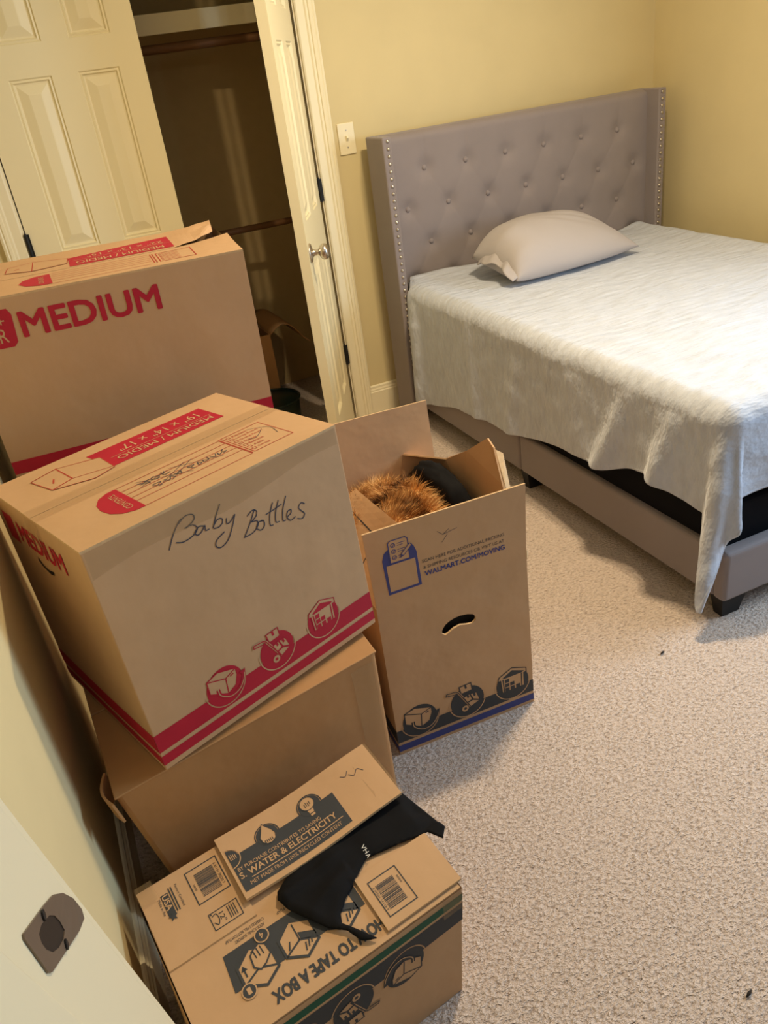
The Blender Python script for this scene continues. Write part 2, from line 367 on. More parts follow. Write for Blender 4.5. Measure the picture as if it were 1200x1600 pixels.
outer = [PQ(.03, 0), PQ(.55, -.03), PQ(.8, -.02), PQ(.93, .1), PQ(1.0, .35), PQ(1.0, .68), PQ(.95, .88), PQ(.8, 1.0), PQ(.55, 1.03), PQ(.05, 1.0), PQ(0, .92), PQ(0, .08)]
hole = [PQ(.16, .42), PQ(.20, .26), PQ(.32, .18), PQ(.52, .20), PQ(.60, .30), PQ(.62, .48), PQ(.60, .70), PQ(.50, .80), PQ(.34, .82), PQ(.22, .76), PQ(.16, .60)]
bm = bmesh.new()
lo = [bm.verts.new((0, y, z)) for y, z in outer]; li = [bm.verts.new((0, y, z)) for y, z in hole]
es = [bm.edges.new((l[i], l[(i + 1) % len(l)])) for l in (lo, li) for i in range(len(l))]
r = bmesh.ops.triangle_fill(bm, edges=es, use_beauty=True)
bm.verts.index_update(); vs = [v.co.copy() for v in bm.verts]; fs = [tuple(v.index for v in f.verts) for f in bm.faces]; bm.free()
lipx = lambda y: JX + .0014 + (0.006 * max(0, (y + 2.83) / .045) ** 1.5 if y > -2.83 else 0)
mb.add([(lipx(v.y), v.y, v.z) for v in vs], fs)
mb.build('plate', M_plate, sp, solid=.0011)
mb = MB(); cy, cz = PQ(.4, .5); mb.add([(JX + .0008, *PQ(a, b)) for a, b in ((.16, .16), (.64, .16), (.64, .84), (.16, .84))], [(0, 1, 2, 3)])
mb.build('latch_hole_shade', M_black, sp, label='flat black sheet painted as the shade in the latch hole')  # no real recess: a black sheet stands in for the shade in the hole
for a, b in ((.42, .08), (.46, .92)):
    y, z = PQ(a, b); mb = MB(); mb.lathe([(.0036, 0), (.0036, .0014), (.002, .0018)], (JX + .0012, y, z), (1, 0, 0), 12); mb.build('screw', M_black, sp)

# closet fittings
mb = MB(); mb.box((XL - .02, .30, 1.635), (.52, .70, 1.655)); mb.box((XL - .02, .292, 1.60), (.52, .31, 1.668))
o = mb.build('closet_shelf', M_trim, bevel=.002); put(o, label='pale closet shelf with a thick front edge above the hanging rod', category='shelf', kind='thing')
mb = MB(); mb.tube([(XL - .02, .345, 1.555), (.52, .345, 1.555)], .017, 14)
put(mb.build('closet_rod', M_wood, smooth=True), label='brown wooden closet rod just under the shelf', category='closet rod', kind='thing')
mb = MB(); mb.tube([(XL - .02, .40, .845), (.52, .40, .838)], .014, 14)
put(mb.build('closet_rod', M_wood, smooth=True), label='lower wooden closet rod at half height inside the closet', category='closet rod', kind='thing')

# closet doors
def door_leaf(name, label, hinge, ang, W, kind_r):
    """six-panel leaf; local u along the width from the hinge, z up; front (raised panel side) towards -n"""
    root = D.objects.new(name, None); root.location = hinge; COL.objects.link(root); put(root, kind='structure', label=label)
    d = Vector((math.cos(ang), math.sin(ang), 0)); n = Vector((d.y, -d.x, 0)) * (1 if kind_r else 1)
    if n.dot(CAM - Vector(hinge)) < 0: n = -n
    h = Vector(hinge); h.z = 0
    mb = MB(); th = .035; z0, z1 = .012, OZ - .004
    P = lambda u, z, k: h + d * u + Vector((0, 0, z)) + n * k
    us = [0.0, .10 / .55 * W, .238 / .55 * W, .325 / .55 * W, .463 / .55 * W, W]
    zs = [z0, .215, .805, .955, 1.506, 1.605, 1.90, z1]
    flip = d.cross(Vector((0, 0, 1))).dot(n) < 0
    for side in (0, 1):
        k0 = 0 if side == 0 else -th; sg = 1 if side == 0 else -1
        def Q(a, b, c, e, fl):
            q = [a, b, c, e]; mb.add(q[::-1] if fl else q, [(0, 1, 2, 3)])
        fl = flip ^ (side == 1)
        for i in range(5):
            for j in range(7):
                u0, u1, a0, a1 = us[i], us[i + 1], zs[j], zs[j + 1]
                if i in (1, 3) and j in (1, 3, 5):
                    rings = [(0, 0), (.004, -.005), (.010, -.003), (.014, -.009), (.019, -.010), (.046, -.001), (.05, 0.0)]
                    prev = None
                    for ins, dep in rings:
                        k = k0 + sg * dep
                        cur = [P(u0 + ins, a0 + ins, k), P(u1 - ins, a0 + ins, k), P(u1 - ins, a1 - ins, k), P(u0 + ins, a1 - ins, k)]
                        if prev:
                            for q in range(4): Q(prev[q], prev[(q + 1) % 4], cur[(q + 1) % 4], cur[q], fl)
                        prev = cur
                    Q(*prev, fl)
                else: Q(P(u0, a0, k0), P(u1, a0, k0), P(u1, a1, k0), P(u0, a1, k0), fl)
    for (a, b) in (((0, z0), (0, z1)), ((W, z1), (W, z0)), ((0, z1), (W, z1)), ((W, z0), (0, z0))):
        q = [P(*a, 0), P(*b, 0), P(*b, -th), P(*a, -th)]; mb.add(q if flip else q[::-1], [(0, 1, 2, 3)])
    mb.build('leaf', M_door, root)
    return root, P, d, n
dl, PL, dL, nL = door_leaf('door_1', 'cream six panel closet door on the left, standing closed', (-1.203, -.006, 0), 0.0, .553, False)
ang = math.atan2(-.5 + .012, -.327 + .088)
dr, PR, dR, nR = door_leaf('door_2', 'cream six panel closet door on the right, swung open toward the room', (-.099, -.022, 0), ang, .542, True)
def hinge(parent, x, y, z, lab):
    mb = MB(); mb.tube([(x, y, z - .043), (x, y, z + .043)], .0065, 12); mb.lathe([(.004, 0), (.003, .005)], (x, y, z + .043), (0, 0, 1), 10)
    mb.box((x - .004, y, z - .042), (x + .012, y + .006, z + .042)); mb.build('hinge', M_black, parent, smooth=False, label=lab)
for z in (.992, .31, 1.75): hinge(dl, -1.206, -.013, z, 'black hinge')
for z in (.992, .31, 1.75): hinge(dr, -.091, -.019, z, 'black hinge')
kp = PR(.50, .853, 0)
mb = MB(); mb.lathe([(.0, 0), (.032, 0), (.033, .003), (.030, .006), (.016, .009), (.011, .014), (.010, .028), (.013, .033), (.022, .038), (.027, .046), (.0275, .054), (.024, .062), (.014, .067), (.0, .068)], kp, nR, 32)
mb.build('door_knob', M_nickel, dr, smooth=True, label='satin nickel round knob')

# light switch
ls = thing('light_switch', 'ivory toggle light switch on the wall beside the closet casing', 'light switch', (.058, 0, 1.157))
mb = MB(); mb.box((.023, -.006, 1.100), (.093, 0, 1.214)); mb.build('plate', M_trim, ls, bevel=.003)
mb = MB(); mb.hexa([(.053, -.006, 1.147), (.063, -.006, 1.147), (.063, -.006, 1.167), (.053, -.006, 1.167), (.0545, -.017, 1.160), (.0615, -.017, 1.160), (.0615, -.014, 1.168), (.0545, -.014, 1.168)]); mb.build('toggle', M_trim, ls)
for z in (1.126, 1.188):
    mb = MB(); mb.lathe([(.003, 0), (.003, .001), (.001, .0015)], (.058, -.006, z), (0, -1, 0), 10); mb.build('screw', M_nickel, ls)

# ------------------------------------------------------------------ bed
bed = thing('bed', 'taupe velvet bed frame with a tufted wingback headboard', 'bed', (.8, -1.0, 0))
btn = [(.319 + .1885 * k, z) for z in (1.015, .730) for k in range(6)] + [(.228 + .1868 * k, .870) for k in range(7)] + [(.228 + .1868 * k, .590) for k in range(7)]
def seg_d(px, pz, a, b):
    ax, az = a; dx, dz = b[0] - ax, b[1] - az; t = max(0, min(1, ((px - ax) * dx + (pz - az) * dz) / (dx * dx + dz * dz)))
    return math.hypot(px - ax - dx * t, pz - az - dz * t), t
segs = []
for x0, z0 in btn:
    for x1, z1 in btn:
        if 0.1 < z0 - z1 < .17 and abs(x0 - x1) < .12: segs.append(((x0, z0), (x1, z1)))
    if z0 > 1.0: segs.append(((x0, z0), (x0, 1.15)))
PX0, PX1, PZ0, PZ1 = .150, 1.412, .30, 1.152
def panel(s, t):
    x = lerp(PX0, PX1, s); z = lerp(PZ0, PZ1, t); y = -.148
    d = 0.0
    for bx, bz in btn: 
        r2 = (x - bx) ** 2 + (z - bz) ** 2
        if r2 < .02: d = max(d, .015 * math.exp(-r2 / .0011))
    cr = 0.0
    for i, (a, b) in enumerate(segs):
        if abs(x - a[0]) < .15 and abs(z - a[1]) < .2:
            q, tt = seg_d(x, z, a, b); k = .35 + .65 * abs(2 * tt - 1) ** 2 if a[0] != b[0] else 1 - tt * .9
            cr = max(cr, .0026 * k * math.exp(-(q / .006) ** 2) + .0018 * k * math.exp(-(q / .03) ** 2))
    e = min(1.0, (1 - t) * (PZ1 - PZ0) / .03); y += .03 * (1 - math.sqrt(max(0, 1 - (1 - e) ** 2)))
    return (x, y + d + cr * (1 - d / .015) + .002 * noise.noise((x * 5, z * 5, 0)), z)
mb = MB(); mb.grid(panel, 200, 130)
mb.grid(lambda s, t: (lerp(PX0, PX1, s), lerp(-.118, -.06, t), PZ1 + .004 * math.sin(math.pi * t)), 60, 4)
mb.box((PX0, -.10, .28), (PX1, -.06, PZ1 - .004)); mb.build('headboard_panel', M_uph, bed, smooth=True)
for bx, bz in btn[:19]:
    p = panel((bx - PX0) / (PX1 - PX0), (bz - PZ0) / (PZ1 - PZ0)); mb = MB()
    mb.lathe([(.0108, -.002), (.0112, .002), (.0095, .0055), (.005, .008), (.0008, .0088)], (bx, p[1] + .001, bz), (0, -1, 0), 16); mb.build('button', M_uph, bed, smooth=True)
for (x0, x1) in ((.113, .151), (1.411, 1.450)):
    mb = MB(); mb.box((x0, -.221, .022), (x1, -.058, 1.155)); wg = mb.build('headboard_wing', M_uph, bed, bevel=.006, segs=3)
    mb = MB(); n = 42
    for k in range(n):
        z = lerp(1.140, .045, k / (n - 1))
        mb.lathe([(.0066, 0), (.0061, .0026), (.004, .0046), (.0008, .0054)], ((x0 + x1) / 2 + (.003 if x0 < 1 else -.003), -.2208, z), (0, -1, 0), 10)
    mb.build('nailhead_trim', M_nickel, wg, smooth=True, label='row of silver nailheads')
def rail(name, a, b):
    mb = MB(); mb.box(a, b); return mb.build(name, M_uph, bed, bevel=.012, segs=4, smooth=False)
rail('side_rail', (.153, -1.02, .062), (.195, -.14, .210)); rail('side_rail', (.153, -1.952, .062), (.195, -1.021, .210))
rail('side_rail', (1.37, -1.02, .062), (1.41, -.14, .210)); rail('side_rail', (1.37, -1.952, .062), (1.41, -1.021, .210))
rail('foot_rail', (.153, -1.990, .062), (1.41, -1.948, .212))
for (x, y) in ((.165, -1.975), (1.335, -1.975), (.158, -1.06), (1.335, -1.06)):
    mb = MB(); mb.hexa([(x + .008, y + .004, 0), (x + .065, y + .004, 0), (x + .065, y + .035, 0), (x + .008, y + .035, 0), (x, y, .064), (x + .085, y, .064), (x + .085, y + .045, .064), (x, y + .045, .064)])
    mb.build('leg', M_leg, bed, label='black wooden leg')
mb = MB(); mb.box((.172, -1.940, .085), (1.395, -.16, .325)); mb.box((.168, -1.945, .335), (1.40, -.16, .555))
put(mb.build('box_spring', M_spring, bevel=.02, segs=4), label='black box spring showing between the white blanket and the bed rail', category='box spring', kind='thing')

# blanket
TOP = .592; r = .05; BX0, BX1, BY1 = .143, 1.43, -1.962
HL = [(-2.0, .40), (-1.90, .310), (-1.83, .272), (-1.72, .262), (-1.66, .252), (-1.56, .226), (-1.48, .244), (-1.39, .276), (-1.2, .300), (-.84, .362), (-.53, .388), (-.30, .445), (-.17, .475)]
HF = [(-.2, .25), (.10, .285), (.16, .262), (.20, .215), (.30, .212), (.5, .235), (.8, .20), (1.1, .24), (1.5, .22)]
NA, NB = 250, 250
def blanket(s, t):
    yn = lerp(-.152, -2.02, t)
    xs = BX0 - interp(HL, yn); xe = BX1 + .12
    # more samples on the visible left side
    px = lerp(xs, xe, s)
    ys = -.152 if px > .20 else lerp(-.228, -.152, max(0, min(1, (px - .155) / .045)))
    ye = BY1 - interp(HF, px)
    py = lerp(ys, ye, t)
    ix0, ix1, iy = BX0 + r, BX1 - r, BY1 + r
    qx = min(max(px, ix0), ix1); qy = max(py, iy)
    dx, dy = px - qx, py - qy; d = math.hypot(dx, dy)
    wr = .006 * noise.noise((px * 3.1, py * 4.3, 1.2)) + .0035 * noise.noise((px * 9, py * 16, 4.0))
    sag = -.012 * max(0, min(1, (py + .5) / .35)) * 0
    if d < 1e-6:
        e = .008 * math.exp(-((px - 1.36) / .05) ** 2)
        return Vector((px, py, TOP + wr + e + .012 * math.exp(-((py + .17) / .05) ** 2) * max(0, math.sin(px * 5)) ))
    nx, ny = dx / d, dy / d
    q = r * math.pi / 2
    if d < q: hx = r * math.sin(d / r); z = TOP - r * (1 - math.cos(d / r)); hang = 0
    else: hx = r; hang = d - q; z = TOP - r - hang
    k = hang / .35; th = math.atan2(-dy, -dx) if dx < 0 or dy < 0 else 0
    corner = max(0.0, math.sin(2 * math.atan2(abs(dy), abs(dx)))) if dx < 0 else 0
    side = abs(nx) if dx < 0 else 0
    f = 0.0
    if dx < 0:
        fo = .5 + .5 * math.sin(py * 17 + 1.7 * noise.noise((py * 2.3, 3, 0)) + 1.0 * noise.noise((py * 5, z * 3, 0)))
        amp = .010 + .018 * max(0, min(1, (-py - 1.15) / .5))
        f += amp * fo * k * side
        # the strong fold two thirds of the way down the bed, and the head-end roll
        f += .052 * k ** .8 * math.exp(-((py + 1.61 - .12 * k) / .040) ** 2) * side + .014 * k * math.exp(-((py + 1.05 - .05 * k) / .03) ** 2) * side + .014 * k * math.exp(-((py + .72 + .05 * k) / .03) ** 2) * side
        f += .022 * min(1, hang / .1) * math.exp(-((py + .29) / .035) ** 2) * side
        f += .048 * k ** .8 * math.exp(-((py + 1.80 - .08 * k) / .035) ** 2) * side
    if dy < 0:
        fo2 = .5 + .5 * math.sin(px * 19 + 1.2 * noise.noise((px * 3, 7, 0)))
        f += .034 * fo2 * k * abs(ny)
    a = math.degrees(math.atan2(abs(dy), abs(dx)))
    f += corner * k * (.055 * math.exp(-((a - 36) / 15) ** 2) + .05 * math.exp(-((a - 80) / 9) ** 2) - .0)
    f += .003 * noise.noise((py * 14, z * 14, px * 6))
    return Vector((qx + nx * (hx + f), qy + ny * (hx + f), z + wr * max(0, 1 - hang / .05)))
bl = thing('blanket', 'white plush fleece blanket draped over the bed', 'blanket', (.8, -1.0, .59))
mb = MB()
def sgrid(s): return s * .5 / .45 * .9 if False else (s ** 1.35)
mb.grid(lambda s, t: blanket(s ** 1.25, 1 - (1 - t) ** 1.2), NA, NB, flip=False)
bo = mb.build('fleece', M_blanket, bl, smooth=True, solid=.007)
# hem: a rolled border along the left and foot edges
pts = [blanket(0, 1 - (1 - i / 160) ** 1.2) for i in range(161)]
mb = MB(); mb.tube([p + Vector((-.001, 0, .003)) for p in pts], .0065, 8); mb.build('side_hem', M_blanket, bl, smooth=True)
pts = [blanket((i / 160) ** 1.25, 1) for i in range(161)]
mb = MB(); mb.tube([p + Vector((0, -.002, .003)) for p in pts], .0065, 8); mb.build('foot_hem', M_blanket, bl, smooth=True)
for k in range(9):
    z = .30 - k * .0125; t_ = .008
    mb = MB(); p = Vector((.137, -.243, z)); mb.tube([p + Vector((.0, .012, .001)), p + Vector((-.003, 0, 0)), p + Vector((-.001, -.014, -.001))], [.0015, .0028, .0015], 8)
    if k == 0: tag_mb = mb
    else: tag_mb.add(mb.v, mb.f)
tag_mb.build('embroidered_lettering', M_blanket, bl, smooth=True, label='raised stitched mark at the corner')

# pillow
pc = Vector((.700, -.440, 0))
def pil_pt(s, t, up):
    u = s * 2 - 1; v = t * 2 - 1
    hx, hy = .31, .215
    y0 = v * hy * (1 - .16 * max(0, u) ** 2 - .26 * max(0, -u) ** 1.6) - .045 * max(0, -u) ** 1.3
    x = u * hx * (1 - .04 * (1 - v * v))
    h = max(0, 1 - abs(u) ** (4.5 if u < 0 else 2.8)) ** .55 * max(0, 1 - abs(v) ** 2.0) ** .5
    z = (.122 if up else -.026) * h * (1.06 - .20 * u)
    op = max(0, min(1, (-u - .45) / .5))         # gathered towards the open end
    z += h * (.007 * noise.noise((x * 8, y0 * 8, 2)) + op * .006 * math.sin(y0 * 46 + x * 14 + 2 * noise.noise((y0 * 9, 0, 4)))) * (1 if up else .3)
    z += h * .004 * math.sin((x * 1.0 + y0 * 2.2) * 42) * max(0, .6 - abs(v - .0)) * (1 if up else 0) * (u > -.3) * min(1, (u + .3) * 2)
    tilt = (v + 1) / 2                           # the far long side is propped on the headboard
    zt = .026 + .078 * tilt ** 1.3 * (1 - .35 * max(0, -u))
    a = math.radians(4)
    return Vector((pc.x + x * math.cos(a) - y0 * math.sin(a), pc.y + (x * math.sin(a) + y0 * math.cos(a)) * .93, TOP + .008 + zt + z))
pw = thing('pillow', 'grey pillow in a cotton case leaning at the headboard', 'pillow', (pc.x, pc.y, TOP))
mb = MB(); mb.grid(lambda s, t: pil_pt(s, t, True), 70, 56); mb.grid(lambda s, t: pil_pt(s, t, False), 70, 56, flip=True)
mb.build('pillowcase', M_pillow, pw, smooth=True)
def mouth(s, t):
    v = lerp(-.93, .70, s); up = pil_pt(.012, (v + 1) / 2, True)
    q = math.sin(math.pi * s)
    return Vector((up.x + .012 - t * (.040 + .010 * math.sin(v * 7)), up.y - .010 * t * (1 - s), up.z + .012 * q - t * (.030 * s + .012) + .005 * q * math.sin(v * 12 + t * 2)))
mb = MB(); mb.grid(mouth, 46, 8); mb.build('pillowcase_flap', M_pillow, pw, smooth=True, solid=.003)

# ------------------------------------------------------------------ cardboard boxes
def faces_of(c, W, Dp, Hh, bulge=.003):
    """c: 8 corners FL,FR,BR,BL bottom then top"""
    return dict(front=Face([c[0], c[1], c[5], c[4]], W, Hh, bulge), right=Face([c[1], c[2], c[6], c[5]], Dp, Hh, bulge), back=Face([c[2], c[3], c[7], c[6]], W, Hh, bulge),
                left=Face([c[3], c[0], c[4], c[7]], Dp, Hh, bulge), top=Face([c[4], c[5], c[6], c[7]], W, Dp, 0), bottom=Face([c[3], c[2], c[1], c[0]], W, Dp, 0))
def shell(mb, F, skip=('top',), n=14):
    for k, f in F.items():
        if k in skip: continue
        mb.grid(lambda s, t, f=f: f.pt(s * f.W, t * f.H), n, n, 0)
def slab_on(mb, face, u0, v0, u1, v1, th, h=0.0, nu=10, nv=6, fn=None, edge=1):
    """a sheet of board th thick lying on a face (metres); fn(u,v)->extra height"""
    g = lambda u, v: fn(u, v) if fn else 0
    mb.grid(lambda s, t: face.pt(lerp(u0, u1, s), lerp(v0, v1, t), h + th + g(lerp(u0, u1, s), lerp(v0, v1, t))), nu, nv, 0)
    mb.grid(lambda s, t: face.pt(lerp(u0, u1, s), lerp(v0, v1, t), h + g(lerp(u0, u1, s), lerp(v0, v1, t))), nu, nv, 0, flip=True)
    for (a, b, n) in (((u0, v0), (u1, v0), nu), ((u1, v0), (u1, v1), nv), ((u1, v1), (u0, v1), nu), ((u0, v1), (u0, v0), nv)):
        mb.grid(lambda s, t: face.pt(lerp(a[0], b[0], s), lerp(a[1], b[1], s), h + th * t + g(lerp(a[0], b[0], s), lerp(a[1], b[1], s))), n, 1, edge)
BOXM = [M_card, M_edge, M_red, M_redline, M_dark, M_navy, M_green, M_ink, M_black]
CARD, EDGE, RED, RLINE, DARK, NAVY, GREEN, INK, BLK = range(9)
def moving_front(ink, d, s2, H, W, c, r):
    """stripes and the three pictograms of the moving boxes; mm"""
    b0, b1, b2, b3 = s2
    ink.rect(0, b0, W, b1, d[1], 0); ink.rect(0, b2, W, b3, d[0], 0)
    for (x, y), nm in zip(c, ('icon_box', 'icon_truck', 'icon_house')):
        ink.place(x, y, r); getattr(ink, nm)(d[0], CARD); ink.reset()

# --- 1: red striped box marked Baby Bottles
c = [(-1.2583, -2.2011, .4426), (-.81, -2.0383, .4485), (-.9385, -1.6841, .4416), (-1.3868, -1.8469, .4416), (-1.2682, -2.191, .8613), (-.8198, -2.0281, .8679), (-.9483, -1.6739, .8562), (-1.3967, -1.8368, .8496)]
c[3] = (-1.383, -1.8469, .4416); c[7] = (-1.391, -1.8368, .8496)
F = faces_of(c, .477, .377, .419)
t1 = thing('moving_box', 'red-striped moving box marked Baby Bottles, resting on a plain brown box', 'cardboard box', Vector(c[0]).lerp(Vector(c[2]), .5))
mb = MB(); shell(mb, F); 
ink = Ink(mb, F['front']); moving_front(ink, (RED, RED), (11, 30, 38, 74), 419, 477, [(141, 82), (253, 84), (361, 85)], 36)
wv = 1.9
# handwriting, traced as pen strokes
S = [[(124, 360), (136, 378), (150, 393), (158, 398)], [(150, 392), (166, 399), (178, 395), (176, 386), (160, 380)], [(158, 381), (172, 380), (178, 371), (168, 363), (150, 361), (138, 366)],
     [(190, 369), (181, 372), (172, 366), (175, 360), (183, 362), (191, 369), (190, 361), (197, 360)],
     [(226, 390), (214, 375), (203, 358)], [(206, 362), (214, 368), (222, 366), (221, 359), (213, 355), (204, 357)],
     [(230, 363), (228, 354), (235, 354), (246, 362)], [(246, 362), (236, 345), (222, 327), (207, 321), (199, 327), (203, 336), (220, 343)],
     [(282, 353), (270, 337), (252, 317)], [(266, 348), (278, 353), (285, 348), (281, 340), (270, 335)], [(270, 335), (281, 332), (280, 323), (268, 316), (250, 316)],
     [(292, 327), (283, 328), (277, 320), (284, 313), (292, 317), (293, 326), (288, 329)],
     [(318, 348), (307, 330), (303, 313), (309, 310)], [(330, 347), (319, 329), (315, 313), (322, 310)], [(346, 347), (334, 327), (329, 309), (335, 306)], [(300, 334), (315, 335), (334, 337)],
     [(337, 310), (347, 313), (349, 319), (342, 319), (338, 310), (344, 301), (355, 303)], [(379, 316), (372, 321), (365, 315), (369, 307), (374, 299), (367, 293), (357, 298)]]
for st in S: ink.curve(st, wv, INK, 1)
ink.reset(); inkl = Ink(mb, F['left']); inkl.rect(0, 11, 377, 30, RED); inkl.rect(0, 38, 377, 74, RED)
inkl.text('MEDIUM', 92, 349, 284, 388, RED, 1, bold=.05); inkl.rect(28, 338, 74, 392, RED, 0); inkl.poly([(146, 330), (160, 322), (190, 318), (206, 322), (210, 330), (200, 328), (184, 325), (164, 328), (150, 338)], BLK, 1)  # black patch paints the shade inside the hand hole, not print
mb.build('body', BOXM, t1, bevel=.0015)
T = F['top']
mb = MB(); lf = lambda u, v: -.0012 * math.exp(-((v - .183) / .03) ** 2)
slab_on(mb, T, 0, .1895, .477, .377, .004, 0, 12, 8, lf); fo = Face(T.c, T.W, T.H, 0, lf); ink = Ink(mb, fo, .0045)
ink.poly([(174, 241), (407, 244), (406, 334), (164, 334)], RED); ink.line([(188, 281), (400, 281)], 1.2, CARD, 1)
ink.text('MEDIUM / MEDIO', 194, 256, 394, 274, CARD, 1, rot=180, bold=.012); ink.text('19" x 14" x 17"', 214, 290, 384, 317, CARD, 1, rot=180)
bx = [(56, 325), (107, 338), (177, 304), (173, 236), (131, 225), (66, 253)]
ink.poly(bx, CARD, 1); ink.line(bx, 1.6, RLINE, 2, True); ink.line([(56, 325), (107, 338), (107, 265), (66, 253)], 2.6, RLINE, 2, False); ink.line([(106, 265), (173, 240)], 1.4, RLINE, 2); ink.line([(107, 338), (175, 306)], 1.4, RLINE, 2); ink.line([(78, 278), (86, 296)], 3, RLINE, 2)
mb.build('back_flap', BOXM, t1)
mb = MB(); slab_on(mb, T, 0, 0, .477, .1875, .004, 0, 12, 8, lf); fo = Face(T.c, T.W, T.H, 0, lf); ink = Ink(mb, fo, .0045)
cx, cy = 129, 94; ink.poly([(129, 148), (129, 41), (112, 42), (94, 52), (82, 70), (78, 94), (82, 118), (94, 137), (112, 147)], RED); ink.text('CONTENTS:', 106, 58, 118, 131, CARD, 1, rot=90)
for v in (147, 126, 108, 90, 72, 42): ink.line([(130, v), (331, v)], 1.3, RLINE)
ink.line([(331, 147), (331, 42)], 1.3, RLINE)
ink.frame(337, 44, 420, 152, 1.5, RLINE); ink.line([(333, 152), (333, 44)], 1.5, RLINE)
for i, wd in enumerate(('Kitchen', 'Living Room', 'Dining Room', 'Master', 'Bedroom', 'Attic', 'Garage')):
    y = 135 - i * 13.5; ink.frame(342, y, 350, y + 8, 1.0, RLINE); ink.text(wd, 354, y, 354 + 4.2 * len(wd), y + 8, RLINE)
for st in [[(158, 128), (175, 112), (170, 130)], [(160, 118), (180, 126)], [(186, 128), (196, 120), (188, 114), (182, 122), (190, 129)], [(204, 130), (204, 116), (216, 118)], [(210, 130), (206, 122)],
           [(170, 96), (182, 84)], [(172, 100), (186, 98), (176, 90)], [(192, 98), (198, 88), (206, 100), (210, 90)], [(214, 102), (222, 92), (226, 104), (216, 98)], [(240, 104), (246, 88)], [(240, 104), (252, 102), (244, 97)],
           [(258, 102), (264, 96), (256, 92), (260, 104)], [(270, 104), (268, 94), (278, 96), (280, 106)], [(284, 102), (290, 94), (296, 104)], [(300, 104), (298, 94), (306, 98)], [(314, 108), (308, 102), (314, 96), (306, 94)]]: ink.curve(st, 1.6, INK, 1)
for a, b in (((160, 136), (240, 82)), ((176, 84), (250, 130)), ((220, 132), (300, 84)), ((200, 84), (262, 128)), ((156, 110), (216, 128))): ink.line([a, b], 1.0, INK, 1)
ink.curve([(362, 102), (372, 92), (390, 104), (404, 118)], 1.0, INK, 1); ink.curve([(386, 140), (402, 128), (416, 108), (408, 74)], 1.0, INK, 1)
mb.build('front_flap', BOXM, t1)
def tape(parent, fn, nu=4, nv=4):
    mb = MB(); mb.grid(fn, nu, nv); mb.build('packing_tape', M_tape, parent, smooth=True)
tape(t1, lambda s, t: T.pt(lerp(-.0, .477, s), lerp(.163, .216, t), .0056 + lf(0, lerp(.163, .216, t))), 12, 6)
tape(t1, lambda s, t: F['front'].pt(lerp(.004, .473, s), lerp(.374 + .006 * math.sin(9 * s) + .012 * s, .4185, t), .0009 + .0012 * abs(noise.noise((s * 14, t * 2, 0)))), 40, 4)
for (face, u) in ((F['left'], .377), (F['right'], 0.0)):
    a = .377 - .190 if u else .190
    tape(t1, lambda s, t: face.pt(a + lerp(-.027, .027, s), lerp(.37, .4195, t), .0012 + .003 * math.sin(math.pi * t)), 3, 3)

# --- 2: red striped box marked MEDIUM, behind
c = [(-1.3705, -1.5584, .7240), (-.8168, -1.582, .7240), (-.8025, -1.2493, .7333), (-1.3562, -1.2258, .7377), (-1.368, -1.5723, 1.1106), (-.8143, -1.5959, 1.1062), (-.8001, -1.2632, 1.1181), (-1.3537, -1.2397, 1.1225)]
F = faces_of(c, .554, .333, .385)
t2 = thing('moving_box', 'tallest red-striped moving box reading MEDIUM, by the closed closet door', 'cardboard box', Vector(c[0]).lerp(Vector(c[2]), .5))
mb = MB(); shell(mb, F); ink = Ink(mb, F['front'])
ink.rect(0, 11, 554, 30, RED); ink.rect(0, 38, 554, 66, RED)
ink.text('MEDIUM', 105, 306, 372, 356, RED, 1, bold=.045)
ink.poly([(22, 294), (84, 294), (92, 302), (96, 354), (90, 366), (22, 366), (12, 356), (12, 304)], RED, 0)
ink.text('AR', 40, 304, 78, 331, CARD, 1); ink.text('+', 66, 338, 80, 352, CARD, 1)
inkr = Ink(mb, F['right']); inkr.rect(0, 11, 333, 30, RED); inkr.rect(0, 38, 333, 66, RED)
mb.build('body', BOXM, t2, bevel=.0015)
T = F['top']; mb = MB()
lf = lambda u, v: .014 * max(0, (u - .44) / .114) ** 1.5 * (v / .165) ** 2
slab_on(mb, T, 0, 0, .554, .140, .004, 0, 14, 8, lf); ink = Ink(mb, Face(T.c, T.W, T.H, 0, lf), .0045)
ink.poly([(180, 118), (184, 24), (160, 26), (134, 42), (120, 68), (128, 96), (150, 114)], RED); ink.text('CONTENTS', 158, 40, 168, 100, CARD, 1, rot=90)
for v in (117, 100, 83, 66, 49, 24): ink.line([(184, v), (378, v)], 1.3, RLINE)
ink.frame(392, 32, 466, 116, 2.2, RLINE); 
for u in (381, 386): ink.line([(u, 118), (u, 30)], 2.2, RLINE)
for i in range(6): ink.text('Bedroom', 398, 42 + i * 11.5, 436, 49 + i * 11.5, RLINE)
mb.build('front_flap', BOXM, t2)
mb = MB(); lb = lambda u, v: .010 * max(0, (u - .44) / .114) ** 1.3 * max(0, min(1, (v - .143) / .1)) ** .6
slab_on(mb, T, 0, .143, .437, .333, .004, 0, 12, 8); ink = Ink(mb, T, .0045)
ink.poly([(222, 150), (440, 155), (440, 280), (222, 240)], RED); ink.line([(232, 204), (437, 208)], 1.4, CARD, 1)
ink.text('MEDIUM / MEDIO', 236, 163, 420, 190, CARD, 1, rot=180, bold=.012); ink.text('22" x 13" x 15"', 262, 214, 424, 240, CARD, 1, rot=180)
bx = [(94, 197), (98, 249), (150, 269), (222, 240), (218, 188), (147, 175)]; ink.poly(bx, CARD, 1); ink.line(bx, 1.8, RLINE, 2, True); ink.line([(147, 175), (150, 269)], 1.8, RLINE, 2); ink.line([(112, 216), (122, 222)], 3, RLINE, 2)
fo = Face(T.c, T.W, T.H, 0, None)
